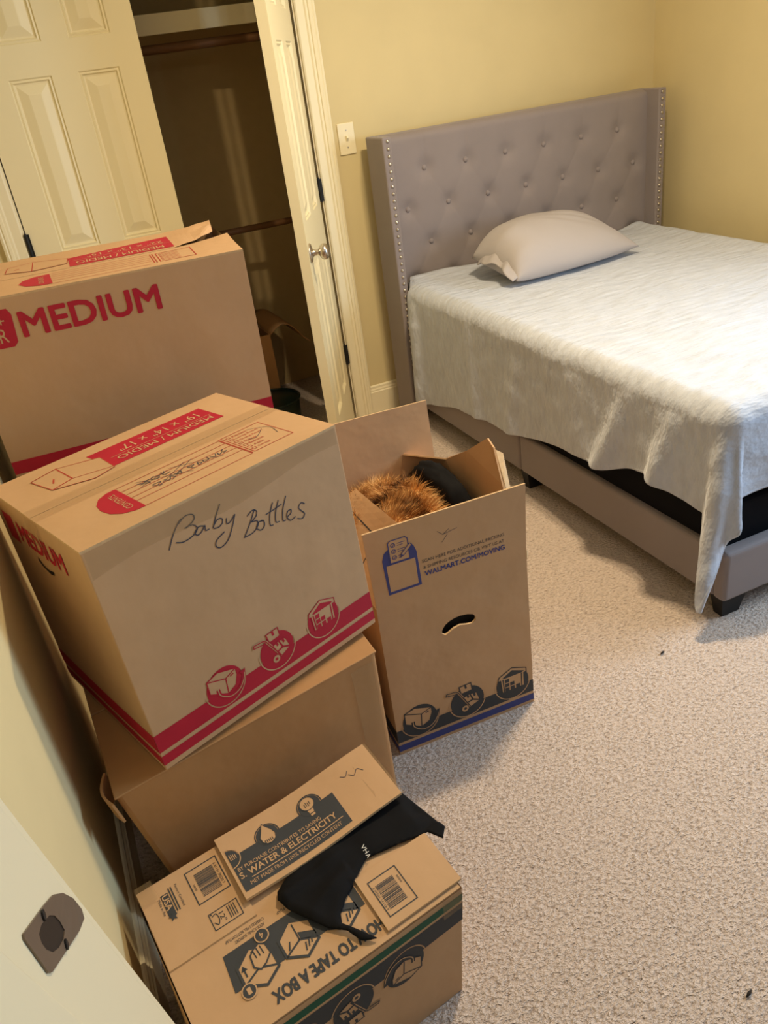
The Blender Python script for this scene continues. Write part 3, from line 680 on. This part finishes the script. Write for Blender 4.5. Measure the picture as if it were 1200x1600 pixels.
mb.grid(lambda s, t: T.pt(lerp(.437, .552 - .012 * (1 - t), s), lerp(.143 + .10 * s ** 1.2, .333, t), .004 + lb(lerp(.437, .552, s), lerp(.143, .333, t)) + .006 * noise.noise((s * 3, t * 3, 0)) * s), 10, 8, 0)
mb.build('back_flap', BOXM, t2)
# the box that carries it
mb = MB(); mb.box((-1.365, -1.552, 0), (-.822, -1.235, .722))
put(mb.build('cardboard_box', M_cardb, bevel=.003), label='brown cardboard box carrying the MEDIUM box, hidden behind the front stack', category='cardboard box', kind='thing')

# --- 3: plain brown box under Baby Bottles
c = [(-1.291, -2.153, 0), (-.832, -2.072, 0), (-.842, -1.70, 0), (-1.355, -1.74, 0), (-1.346, -2.209, .436), (-.841, -2.104, .436), (-.848, -1.70, .436), (-1.372, -1.76, .436)]
F = faces_of(c, .5, .42, .436, .006)
t3 = thing('cardboard_box', 'large plain brown cardboard box under the Baby Bottles box', 'cardboard box', Vector(c[0]).lerp(Vector(c[2]), .5))
mb = MB(); shell(mb, F); mb.build('body', [M_cardb, M_edge], t3, bevel=.010, segs=4)
T = F['top']; mb = MB(); slab_on(mb, T, -.001, -.002, .501, .2095, .004, -.003, 10, 6); mb.build('front_flap', [M_cardb, M_cardb], t3, bevel=.003, segs=3)
mb = MB(); slab_on(mb, T, -.001, .2115, .501, .421, .004, -.003, 10, 6); mb.build('back_flap', [M_cardb, M_cardb], t3, bevel=.003, segs=3)
tape(t3, lambda s, t: F['right'].pt(lerp(.012, .06, s), lerp(.01, .42, t), .002), 2, 8); tape(t3, lambda s, t: F['front'].pt(lerp(.44, .488, s), lerp(.01, .42, t), .0035), 2, 8)
mb = MB(); Lf = F['left']; mb.grid(lambda s, t: Lf.pt(lerp(.36, .435, s), lerp(.39, .44, t), .006 + .012 * math.sin(math.pi * s)), 8, 3); mb.build('corner_flap', [M_cardb], t3, solid=.004)

# --- 4: open box with blue stripes
W4, D4, H4 = .357, .457, .418; yw = -.0387; o4 = Vector((-.7795, -1.9628, 0))
ex = Vector((math.cos(yw), math.sin(yw), 0)); ey = Vector((-math.sin(yw), math.cos(yw), 0)); ez = Vector((0, 0, 1))
q4 = lambda u, v, z: o4 + ex * u + ey * v + ez * z
c = [q4(0, 0, 0), q4(W4, 0, 0), q4(W4, D4, 0), q4(0, D4, 0), q4(0, 0, H4), q4(W4, 0, H4), q4(W4, D4, H4), q4(0, D4, H4)]
F = faces_of(c, W4, D4, H4, .0)
t4 = thing('moving_box', 'open blue-striped moving box standing on the carpet near the bed', 'cardboard box', q4(W4 / 2, D4 / 2, 0))
HO = [(138, 300), (141, 310), (148, 319), (158, 325), (172, 329), (186, 330), (204, 327), (216, 322), (223, 313), (222, 304), (214, 298), (200, 300), (184, 305), (168, 302), (157, 296), (147, 292)]
mb = MB(); shell(mb, F, ('top', 'front'))
def holed(mb, face, W, Hh, hole, mi, h):
    bm = bmesh.new(); n = 6
    out = [(W * i / n, 0) for i in range(n)] + [(W, Hh * i / n) for i in range(n)] + [(W - W * i / n, Hh) for i in range(n)] + [(0, Hh - Hh * i / n) for i in range(n)]
    lo = [bm.verts.new((x, y, 0)) for x, y in out]; li = [bm.verts.new((x / 1000, y / 1000, 0)) for x, y in hole]
    es = [bm.edges.new((l[i], l[(i + 1) % len(l)])) for l in (lo, li) for i in range(len(l))]
    bmesh.ops.triangle_fill(bm, edges=es, use_beauty=True); bm.verts.index_update()
    vs = [face.pt(v.co.x, v.co.y, h) for v in bm.verts]; fs = []
    for f in bm.faces:
        i = [v.index for v in f.verts]; fs.append(tuple(i) if f.normal.z * (1 if h > -.001 else -1) > 0 else tuple(i[::-1]))
    bm.free(); mb.add(vs, fs, mi)
    nl = len(hole)
    if h > -.001: mb.add([face.pt(x / 1000, y / 1000, 0) for x, y in hole] + [face.pt(x / 1000, y / 1000, -.005) for x, y in hole], [(i, (i + 1) % nl, nl + (i + 1) % nl, nl + i) for i in range(nl)], 1)
holed(mb, F['front'], W4, H4, HO, 0, 0.0)
ink = Ink(mb, F['front']); moving_front(ink, (DARK, NAVY), (9, 28, 36, 72), 418, 357, [(60, 84), (182, 84), (302, 84)], 43)
inkr = Ink(mb, F['right']); inkr.rect(0, 9, 457, 28, NAVY); inkr.rect(0, 36, 457, 72, DARK)
inkl = Ink(mb, F['left']); inkl.rect(0, 9, 457, 28, NAVY); inkl.rect(0, 36, 457, 72, DARK)
# thin inner skin so that the walls have thickness
i_ = .004
ci = [q4(i_, i_, .005), q4(W4 - i_, i_, .005), q4(W4 - i_, D4 - i_, .005), q4(i_, D4 - i_, .005), q4(i_, i_, H4), q4(W4 - i_, i_, H4), q4(W4 - i_, D4 - i_, H4), q4(i_, D4 - i_, H4)]
mb.add(ci, [(1, 2, 6, 5), (2, 3, 7, 6), (3, 0, 4, 7), (0, 1, 2, 3)], 0)
mb.add([c[4], c[5], c[6], c[7]] + ci[4:], [(0, 1, 5, 4), (1, 2, 6, 5), (2, 3, 7, 6), (3, 0, 4, 7)], 1)
Fi = Face([ci[1], ci[0], ci[4], ci[5]], W4 - 2 * i_, H4 - .005)
mb.build('body', BOXM, t4, bevel=.0)
def flap4(name, p, n, L_extra=None, sub=8, th=.004, ink_fn=None, mats=None):
    f = Face(p, n[0], n[1]); mb = MB(); slab_on(mb, f, 0, 0, n[0], n[1], th, -th, sub, sub, L_extra)
    if ink_fn: ink_fn(Ink(mb, Face(p, n[0], n[1], 0, L_extra)))
    return mb.build(name, BOXM, t4)
def front_print(ink):
    y0 = -H4 * 1000 
    Y = lambda y: y + y0
    tag = [(32, 444), (30, 532), (36, 549), (48, 558), (68, 562), (88, 558), (100, 549), (105, 532), (107, 445)]
    ink.poly([(x, Y(y)) for x, y in tag], NAVY, 0); ink.rect(37, Y(451), 100, Y(517), CARD, 1)
    cl = [(47, 521), (47, 570), (52, 575), (84, 575), (89, 570), (89, 521)]
    ink.poly([(x, Y(y)) for x, y in cl], CARD, 1); ink.line([(x, Y(y)) for x, y in cl], 2, NAVY, 2, True)
    for y in (563, 548, 533):
        ink.ring(57, Y(y), 4.6, 1.4, NAVY, 2, n=20); ink.line([(54.5, Y(y)), (56.5, Y(y - 2)), (60, Y(y + 3))], 1.3, NAVY, 3); ink.line([(66, Y(y + 2)), (83 if y > 540 else 72, Y(y + 2))], 1.4, NAVY, 2); ink.line([(66, Y(y - 3)), (78 if y > 540 else 70, Y(y - 3))], 1.4, NAVY, 2)
    pen = [(70, 529), (73, 538), (92, 557), (97, 552), (78, 533)]; ink.poly([(x, Y(y)) for x, y in pen], CARD, 3); ink.line([(x, Y(y)) for x, y in pen], 1.5, NAVY, 4, True); ink.poly([(70, Y(529)), (72, Y(536)), (77, Y(532))], NAVY, 5)
    ink.text('SCAN HERE FOR ADDITIONAL PACKING', 114, Y(497), 304, Y(505), DARK, 0); ink.text('& SHIPPING RESOURCES OR VISIT US AT', 115, Y(481), 304, Y(489), DARK, 0)
    ink.text('WALMART.COM/MOVING', 116, Y(462), 305, Y(475), NAVY, 0, bold=.05)
    for st in ([(154, 562), (166, 550), (180, 560)], [(166, 550), (198, 556)], [(162, 532), (176, 548)]): ink.line([(x, Y(y)) for x, y in st], 1.0, INK)
flap4('front_flap', [q4(.001, 0, H4), q4(W4 - .001, 0, H4), q4(W4 + .003, -.005, H4 + .187), q4(-.006, -.005, H4 + .187)], (.357, .19), ink_fn=front_print)
flap4('back_flap', [q4(.0, D4, H4), q4(W4, D4, H4), q4(W4 - .004, D4 + .012, H4 + .224), q4(-.004, D4 + .012, H4 + .229)], (.357, .2), L_extra=lambda u, v: .003 * math.exp(-((u - .16) / .006) ** 2) * (v / .2))
def left_print(ink):
    ink.frame(70, 20, 330, 120, 4, DARK); 
    for i in range(5): ink.rect(100, 34 + i * 16, 150 + 20 * (i % 2), 41 + i * 16, DARK)
flap4('left_flap', [q4(0, D4 - .01, H4), q4(0, .006, H4), q4(.098, .055, H4 + .142), q4(.108, .385, H4 + .082)], (.457, .178), ink_fn=left_print)
# right flap: creased and torn, leaning out
mb = MB()
rp = [(-.418, -1.955, .418), (-.410, -1.52, .418)]
K = {'a': (-.420, -1.945, .418), 'b': (-.413, -1.80, .418), 'c': (-.405, -1.66, .418), 'd': (-.402, -1.52, .418), 'e': (-.408, -1.865, .548), 'f': (-.396, -1.815, .618), 'g': (-.388, -1.775, .625), 'h': (-.400, -1.69, .565), 'i': (-.412, -1.60, .515), 'j': (-.455, -1.50, .500), 'k': (-.545, -1.45, .520)}
nm = list(K); V4 = [K[n] for n in nm]; ix = {n: i for i, n in enumerate(nm)}
mb.add(V4, [tuple(ix[q] for q in f) for f in ('abe', 'beh', 'efg', 'egh', 'bch', 'chi', 'cdi', 'dji', 'jki')], 0)
mb.build('right_flap', BOXM, t4, solid=.004)
mb = MB(); mb.add([(-.403, -1.868, .545), (-.386, -1.868, .50), (-.380, -1.90, .43), (-.412, -1.93, .43), (-.392, -1.815, .612), (-.376, -1.82, .60)], [(0, 1, 2, 3), (0, 4, 5, 1)], 1)
mb.build('torn_liner', BOXM, t4, solid=.0015)
mb = MB(); mb.add([q4(W4, .004, H4 + .02), q4(W4 + .018, .03, H4 - .004), q4(W4 + .012, .034, H4 - .022), q4(W4, .03, H4 - .03), q4(W4, .004, H4 - .004)], [(0, 1, 2, 3, 4)], 1); mb.build('torn_tab', BOXM, t4, solid=.003)
# contents
fb = thing('fur_bundle', 'orange and black faux fur bundle inside the open blue-striped box', 'faux fur', (-.58, -1.70, .30))
mb = MB(); fc = Vector((-.600, -1.700, .388)); fr = Vector((.155, .200, .105))
def fsurf(s, t):
    a = s * 2 * math.pi; b = math.pi * (t - .5); n = Vector((math.cos(a) * math.cos(b), math.sin(a) * math.cos(b), math.sin(b)))
    k = 1 + .10 * noise.noise(n * 2.2); return fc + Vector((n.x * fr.x, n.y * fr.y, max(n.z * fr.z, -.045))) * k
mb.grid(fsurf, 40, 24)
random.seed(3)
for i in range(15000):
    z = random.uniform(.05, 1) ** .8; a = random.uniform(0, 2 * math.pi); q = math.sqrt(max(0, 1 - z * z))
    n = Vector((math.cos(a) * q, math.sin(a) * q, z)); k = 1 + .10 * noise.noise(n * 2.2)
    p = fc + Vector((n.x * fr.x, n.y * fr.y, n.z * fr.z)) * k * .985
    nn = Vector((n.x / fr.x, n.y / fr.y, n.z / fr.z)).normalized()
    fl = Vector((noise.noise(p * 13 + Vector((0, 0, 5))) * 1.4 + .2, noise.noise(p * 13 + Vector((7, 0, 0))) * 1.4 - .4, noise.noise(p * 13) * .4 - .1))
    d0 = (nn * .8 + fl * 1.3 + Vector((random.gauss(0, .2), random.gauss(0, .2), random.gauss(0, .1)))).normalized(); L = random.uniform(.028, .060)
    d1 = (d0 + fl * .7 - Vector((0, 0, .25))).normalized(); sd = d0.cross(Vector((random.gauss(0, 1), random.gauss(0, 1), random.gauss(0, 1)))).normalized() * random.uniform(.0005, .0010)
    p1 = p + d0 * L * .5; p2 = p1 + d1 * L * .5
    if p2.x > -.475 or p.x > -.50 or p2.z < .345 or p2.x < -.768: continue
    mb.add([p - sd, p + sd, p1 + sd * .8, p1 - sd * .8, p2], [(0, 1, 2, 3), (3, 2, 4)])
mb.build('fur', M_fur, fb, merge=False)
mb = MB(); kc = Vector((-.600, -1.735, .172))
def ks(s, t):
    a = s * 2 * math.pi; b = math.pi * (t - .5); n = Vector((math.cos(a) * math.cos(b), math.sin(a) * math.cos(b), math.sin(b)))
    sq = lambda v, e: math.copysign(abs(v) ** e, v)
    k = 1 + .05 * noise.noise(n * 3 + Vector((4, 1, 2))); q = kc + Vector((sq(n.x, .5) * .155, sq(n.y, .5) * .2, sq(n.z, .5) * .155)) * k
    if n.z > 0: q.z += .20 * n.z * max(0, min(1, (q.x + .53) / .07)) * max(0, min(1, (q.y + 1.80) / .12))
    return q
mb.grid(ks, 40, 28)
def ks2(s, t):
    a = s * 2 * math.pi; b = math.pi * (t - .5); n = Vector((math.cos(a) * math.cos(b), math.sin(a) * math.cos(b), math.sin(b)))
    sq = lambda v, e: math.copysign(abs(v) ** e, v)
    return Vector((-.466 + sq(n.x, .7) * .041, -1.665 + sq(n.y, .7) * .15, .375 + sq(n.z, .7) * .15)) + n * (.008 * noise.noise(n * 3) + .007 * noise.noise(Vector((n.x * 5, n.y * 11, n.z * 6))))
mb.grid(ks2, 32, 24); o = mb.build('black_garment', M_cloth, smooth=True); put(o, label='black garment packed inside the open blue-striped box', category='clothing', kind='thing')

# --- 5: front box with how-to-tape print
c = [(-1.335, -2.575, 0), (-.914, -2.503, 0), (-.945, -2.195, 0), (-1.362, -2.262, 0), (-1.317, -2.58, .266), (-.893, -2.508, .266), (-.929, -2.184, .266), (-1.368, -2.266, .266)]
F = faces_of(c, .43, .293, .266, .003)
t5 = thing('moving_box', 'nearest moving box with green stripe and How to Tape a Box print', 'cardboard box', Vector(c[0]).lerp(Vector(c[2]), .5))
mb = MB(); shell(mb, F); ink = Ink(mb, F['front'])
ink.rect(0, 238, 430, 254, GREEN); ink.rect(0, 190, 430, 232, DARK)
for x, nmx in ((315, 'icon_box'), (219, 'icon_truck'), (125, 'icon_house')):
    ink.place(x, 180, 36, math.pi); getattr(ink, nmx)(DARK, CARD); ink.reset()
inkr = Ink(mb, F['right']); inkr.rect(0, 238, 293, 254, GREEN); inkr.rect(0, 190, 293, 232, DARK)
mb.build('body', BOXM, t5, bevel=.002)
T = F['top']
mb = MB(); slab_on(mb, T, .002, .002, .428, .240, .004, -.003, 14, 10); ink = Ink(mb, T, .0015)
ink.poly([(76, 124), (292, 124), (292, 66), (70, 66)], DARK)
ink.text('HOW TO TAPE A BOX', 112, 18, 300, 38, DARK, 0, rot=180, bold=.06)
hexo = [(-26, -14), (-26, 14), (0, 32), (28, 18), (28, -16), (2, -30)]
def step(x, y, kind):
    H_ = [(x + a, y + b) for a, b in hexo]; ink.poly(H_, CARD, 1); ink.line(H_, 4, DARK, 2, True)
    ink.line([(x - 26, y - 14), (x + 2, y - 2), (x + 28, y - 14)], 3, DARK, 2); ink.line([(x + 2, y - 2), (x + 2, y + 26)], 2.4, DARK, 2)
    if kind == 0:
        ink.poly([(x + 4, y - 2), (x + 28, y - 14), (x + 28, y - 2), (x + 4, y + 10)], DARK, 2)
        for k in range(4): ink.line([(x + 4 + k * 6, y - 22 + k * 3), (x + 8 + k * 6, y - 10 + k * 2)], 2.2, DARK, 3)
        ink.line([(x - 18, y - 8), (x - 12, y + 4)], 2.2, DARK, 3)
    else:
        ink.poly([(x - 4, y + 2), (x - 2, y + 20), (x + 6, y + 26), (x + 16, y + 30), (x + 24, y + 24), (x + 26, y + 8), (x + 14, y - 2), (x + 4, y - 6)], CARD, 3)
        ink.line([(x - 4, y + 2), (x - 2, y + 20), (x + 6, y + 26), (x + 16, y + 30), (x + 24, y + 24), (x + 26, y + 8), (x + 14, y - 2), (x + 4, y - 6)], 2.4, DARK, 4, True)
        for k in range(3): ink.line([(x + 4 + k * 6, y + 26), (x + 5 + k * 6, y + 12)], 2, DARK, 4)
        ink.line([(x - 18, y - 4), (x - 18, y + 10)], 2.4, DARK, 3); ink.poly([(x - 23, y + 6), (x - 18, y + 14), (x - 13, y + 6)], DARK, 3)
step(112, 80, 1); step(180, 80, 0); step(252, 80, 0)
for (x, y, s) in ((88, 57, '1'), (138, 118, '4')):
    ink.disc(x, y, 11.5, CARD, 4); ink.disc(x, y, 9.5, DARK, 5); ink.text(s, x - 3, y - 5, x + 3, y + 5, CARD, 6, rot=180)
ink.text('CAREFULLY FILL BOTTOM FLAP', 88, 138, 152, 143, DARK, 0, rot=180); ink.text('ADDITIONAL SUPPORT', 100, 130, 150, 135, DARK, 0, rot=180); ink.text('SECOND FLAP', 172, 132, 214, 137, DARK, 0, rot=180)
mb.build('front_flap', BOXM, t5)
mb = MB(); ll = lambda u, v: .0005 + .006 * ((v - .15) / .143)
slab_on(mb, T, .003, .150, .146, .293, .004, 0, 8, 8, ll); ink = Ink(mb, Face(T.c, T.W, T.H, 0, ll), .0045)
ink.rect(33, 226, 45, 266, DARK, 0); ink.text('USA', 34, 236, 44, 264, CARD, 1, rot=270, bold=.05); ink.text('Made in the', 27, 232, 31, 262, DARK, 0, rot=270)
for k in range(2): ink.rect(47 + k * 4, 228, 49 + k * 4, 272, DARK)
ink.text('Factory Certified', 57, 230, 62, 272, DARK, 0, rot=270)
st = [(39 + (8 if i % 2 == 0 else 3.4) * math.cos(math.radians(90 + 36 * i)), 223 + (8 if i % 2 == 0 else 3.4) * math.sin(math.radians(90 + 36 * i))) for i in range(10)]; ink.poly(st, DARK, 2)
def barcode(ink, x0, y0, x1, y1, fx0, fy0, fx1, fy1, seed):
    ink.frame(fx0, fy0, fx1, fy1, 1.8, DARK); rr = random.Random(seed); x = y0
    while x < y1 - 1:
        w_ = rr.choice((.6, .6, 1.1, 1.6)); ink.rect(x0, x, x1, min(y1, x + w_), DARK, 0, 1); x += w_ + rr.choice((.6, .9, 1.3))
barcode(ink, 90, 224, 122, 268, 78, 215, 133, 279, 5); ink.text('6 81131 30520 7', 124, 226, 128, 268, DARK, 0, rot=270); ink.text('0000', 83, 240, 86, 252, DARK, 0, rot=270)
ink.frame(83, 163, 131, 193, 1.5, DARK); ink.text('12"', 98, 170, 106, 186, DARK, 0, rot=270); ink.curve([(87, 186), (94, 188), (96, 178), (92, 170), (87, 176)], 1.4, DARK); ink.disc(87, 190, 1.3, DARK)
for k in range(4): ink.rect(112 + k * 3.6, 168, 113.4 + k * 3.6, 189, DARK, 0, 1)
mb.build('left_flap', BOXM, t5)
mb = MB(); lb = lambda u, v: .010 + .012 * max(0, (u - .15) / .29) + .004 * math.sin(u * 18)
slab_on(mb, T, .142, .172, .440, .300, .005, 0, 16, 8, lb); ink = Ink(mb, Face(T.c, T.W, T.H, 0, lb), .0055)
ink.rect(147, 183, 346, 252, DARK, 0)
ink.ring(219, 254, 21, 2, DARK, 0); ink.disc(219, 254, 19, DARK, 1)
drop = [(219, 278), (212, 264), (206, 254), (207, 244), (213, 238), (221, 237), (229, 241), (232, 250), (229, 260), (223, 270)]; ink.poly(drop, CARD, 2); ink.line(drop, 1.4, DARK, 3, True)
for k in range(5): ink.line([(211 + k * 3.2, 240), (211 + k * 3.2, 246)], 1.4, DARK, 3)
ink.ring(302, 256, 22, 2, DARK, 0); ink.disc(302, 256, 20, DARK, 1); ink.disc(300, 262, 13, CARD, 2); ink.ring(300, 262, 13, 1.5, DARK, 3); ink.poly([(294, 252), (306, 252), (304, 242), (296, 242)], CARD, 2); ink.rect(296, 236, 304, 240, CARD, 2, 1)
for k in range(4): ink.line([(295 + k * 3.2, 256 + 2 * (k % 2)), (295 + k * 3.2, 264 + 2 * (k % 2))], 1.3, DARK, 3)
ink.poly([(147, 250 + 17)] + [(147 + 17 * math.cos(math.radians(a)), 250 + 17 * math.sin(math.radians(a))) for a in range(80, -81, -10)] + [(147, 250 - 17)], DARK, 1); ink.ring(147, 250, 19, 1.6, CARD, 2, -88, 88); [ink.line([(150 + 3 * k, 246), (150 + 3 * k, 258 - k)], 1.2, CARD, 2) for k in range(4)]
ink.text('BY PURCHASE CONTRIBUTES TO SAVING', 152, 221, 306, 228, CARD, 1); ink.text('S. WATER & ELECTRICITY', 150, 206, 330, 218, CARD, 1, bold=.03)
ink.rect(166, 200, 338, 201.4, CARD, 1); ink.text('MET MADE FROM 100% RECYCLED CONTENT', 160, 189, 330, 196, CARD, 1)
for stt in ([(386, 262), (394, 254), (404, 262), (412, 252)], [(372, 268), (380, 262), (388, 270)]): ink.curve(stt, 1.2, INK, 0)
mb.build('back_flap', BOXM, t5)
mb = MB(); lr = lambda u, v: .003
slab_on(mb, T, .297, .009, .436, .105, .004, 0, 8, 6, lr); ink = Ink(mb, Face(T.c, T.W, T.H, 0, lr), .0045); barcode(ink, 318, 33, 350, 77, 310, 23, 363, 88, 9)
ink.text('6 81131 30520 7', 313, 34, 316, 76, DARK, 0, rot=90); ink.text('0000', 355, 58, 358, 72, DARK, 0, rot=90)
mb.build('right_flap', BOXM, t5)
tape(t5, lambda s, t: T.pt(lerp(.40, .445, s), lerp(.172, .30, t), .0285 + .001 * noise.noise((s * 3, t * 5, 0))), 4, 8); tape(t5, lambda s, t: F['front'].pt(lerp(.392, .43, s), lerp(.222, .268, t), .0012), 4, 4)
tape(t5, lambda s, t: T.pt(lerp(.002, .03, s), lerp(.262, .30, t), .0145), 3, 3)

# --- black garment poking out between the flaps
ol = [(427, 190), (448, 197), (458, 150), (470, 93), (455, 79), (441, 103), (390, 113), (333, 124), (312, 112), (295, 101), (270, 86), (252, 72), (246, 58), (262, 34), (277, 10), (268, 12), (256, 20), (246, 44), (225, 65), (205, 95), (189, 124), (182, 146), (188, 160), (205, 170), (240, 180), (300, 188), (360, 190)]
def cloth_h(u, v):
    h = 8 + 5 * noise.noise((u * .02, v * .03, 3)) + 3.5 * math.sin((u * .6 + v) * .09) * noise.noise((u * .01, v * .01, 9))
    h += 7 * math.exp(-(((v - 150) - (u - 260) * .10) / 9) ** 2) * max(0, min(1, (330 - u) / 60)) + 5 * math.exp(-((v - 100 - (u - 230) * .35) / 12) ** 2) * (1 if u < 300 else 0)
    if u > 432: h -= (u - 432) * .35
    if v > 172: h = min(h, 8 - (v - 172) * .1)
    return max(h, 1.0) 
from mathutils.geometry import delaunay_2d_cdt
def inside(x, y, P):
    c = False
    for i in range(len(P)):
        (x0, y0), (x1, y1) = P[i], P[i - 1]
        if (y0 > y) != (y1 > y) and x < (x1 - x0) * (y - y0) / (y1 - y0) + x0: c = not c
    return c
ob = []
for i in range(len(ol)):
    a_, b_ = ol[i], ol[(i + 1) % len(ol)]; n_ = max(1, int(math.hypot(b_[0] - a_[0], b_[1] - a_[1]) / 5))
    ob += [Vector((lerp(a_[0], b_[0], k / n_), lerp(a_[1], b_[1], k / n_))) for k in range(n_)]
inn = [Vector((x + 2 * (y // 4 % 2), y)) for y in range(10, 200, 4) for x in range(184, 472, 4)]
inn = [p for p in inn if inside(p.x, p.y, ol) and min((p - q).length for q in ob) > 2.2]
r_ = delaunay_2d_cdt(ob + inn, [], [list(range(len(ob)))], 1, 1e-4)
cv, cf = r_[0], r_[2]
vs = []
for p in cv:
    e = min((p - q).length for q in ob)
    h = cloth_h(p.x, p.y) * (.45 + .55 * min(1, e / 9)) + (3.5 if p.x > 290 and p.y < 108 else 0)
    vs.append(T.pt(p.x / 1000, p.y / 1000, .001 * h + .004))
fs = [tuple(q) for q in cf]; fs = [q if (vs[q[1]] - vs[q[0]]).cross(vs[q[2]] - vs[q[0]]).z > 0 else q[::-1] for q in fs]
g = thing('black_shirt', 'black garment with small white lettering poking out of the front box', 'clothing', T.pt(.33, .13, .004))
mb = MB(); mb.add(vs, fs, 0); mb.build('fabric', M_cloth, g, smooth=True, solid=.003)
lfn = lambda u, v: cloth_h(u * 1000, v * 1000) * .001 + .0062
mb = MB(); ink = Ink(mb, Face(T.c, T.W, T.H, 0, lfn), .0006); ink.text('VH', 334, 127, 341, 142, 0, 0, rot=270); ink.text('A', 333, 119, 340, 125, 0, 0, rot=270); mb.build('lettering', M_white, g)

# ------------------------------------------------------------------ inside the closet
cb = thing('cardboard_box', 'dark cardboard box with an open flap on the closet floor', 'cardboard box', (-.55, .45, 0))
mb = MB()
for a, b in (((-.80, .26, 0), (-.34, .264, .40)), ((-.80, .62, 0), (-.34, .624, .40)), ((-.80, .264, 0), (-.796, .62, .40)), ((-.344, .264, 0), (-.34, .62, .40)), ((-.80, .26, 0), (-.34, .624, .006))): mb.box(a, b)
mb.build('body', M_cardb, cb)
mb = MB(); mb.grid(lambda s, t: (lerp(-.342, -.155, s), lerp(.27, .60, t), .40 + .05 * math.sin(math.pi * min(1, s * 1.1)) * (1 - .3 * t) - .075 * s * s + .03 * (t - .3) * (1 - s)), 12, 6); mb.build('side_flap', M_cardb, cb, smooth=True, solid=.004)
tb = thing('storage_tub', 'dark teal round tub on the closet floor behind the MEDIUM box', 'tub', (-.44, .10, 0))
mb = MB(); mb.lathe([(.10, 0), (.12, .02), (.128, .15), (.124, .152)], (-.43, .12, 0), (0, 0, 1), 32); mb.build('body', M_teal, tb, smooth=True)
mb = MB(); pr = [(-.43 + .130 * math.cos(2 * math.pi * k / 40), .12 + .130 * math.sin(2 * math.pi * k / 40), .152) for k in range(41)]; mb.tube(pr, .005, 8); mb.build('rim', M_teal, tb, smooth=True)

# ------------------------------------------------------------------ bits on the carpet
for (x, y, lab) in ((-.055, -2.005, 'tiny dark scrap on the carpet near the bed foot'), (-.5067, -2.7338, 'tiny dark scrap on the carpet in the bottom right corner')):
    mb = MB(); mb.tube([(x - .008, y - .002, .004), (x, y, .006), (x + .008, y + .003, .004)], [.001, .003, .001], 7)
    put(mb.build('lint', M_lint, smooth=True), label=lab, category='lint', kind='thing')

# members of one kind share a group phrase
for o in SC.objects:
    k = o.name.split('.')[0]
    if o.parent is None and k in ('moving_box', 'cardboard_box', 'closet_rod', 'lint'):
        o['group'] = {'moving_box': 'printed moving boxes', 'cardboard_box': 'plain cardboard boxes', 'closet_rod': 'rods in the closet', 'lint': 'bits on the carpet'}[k]
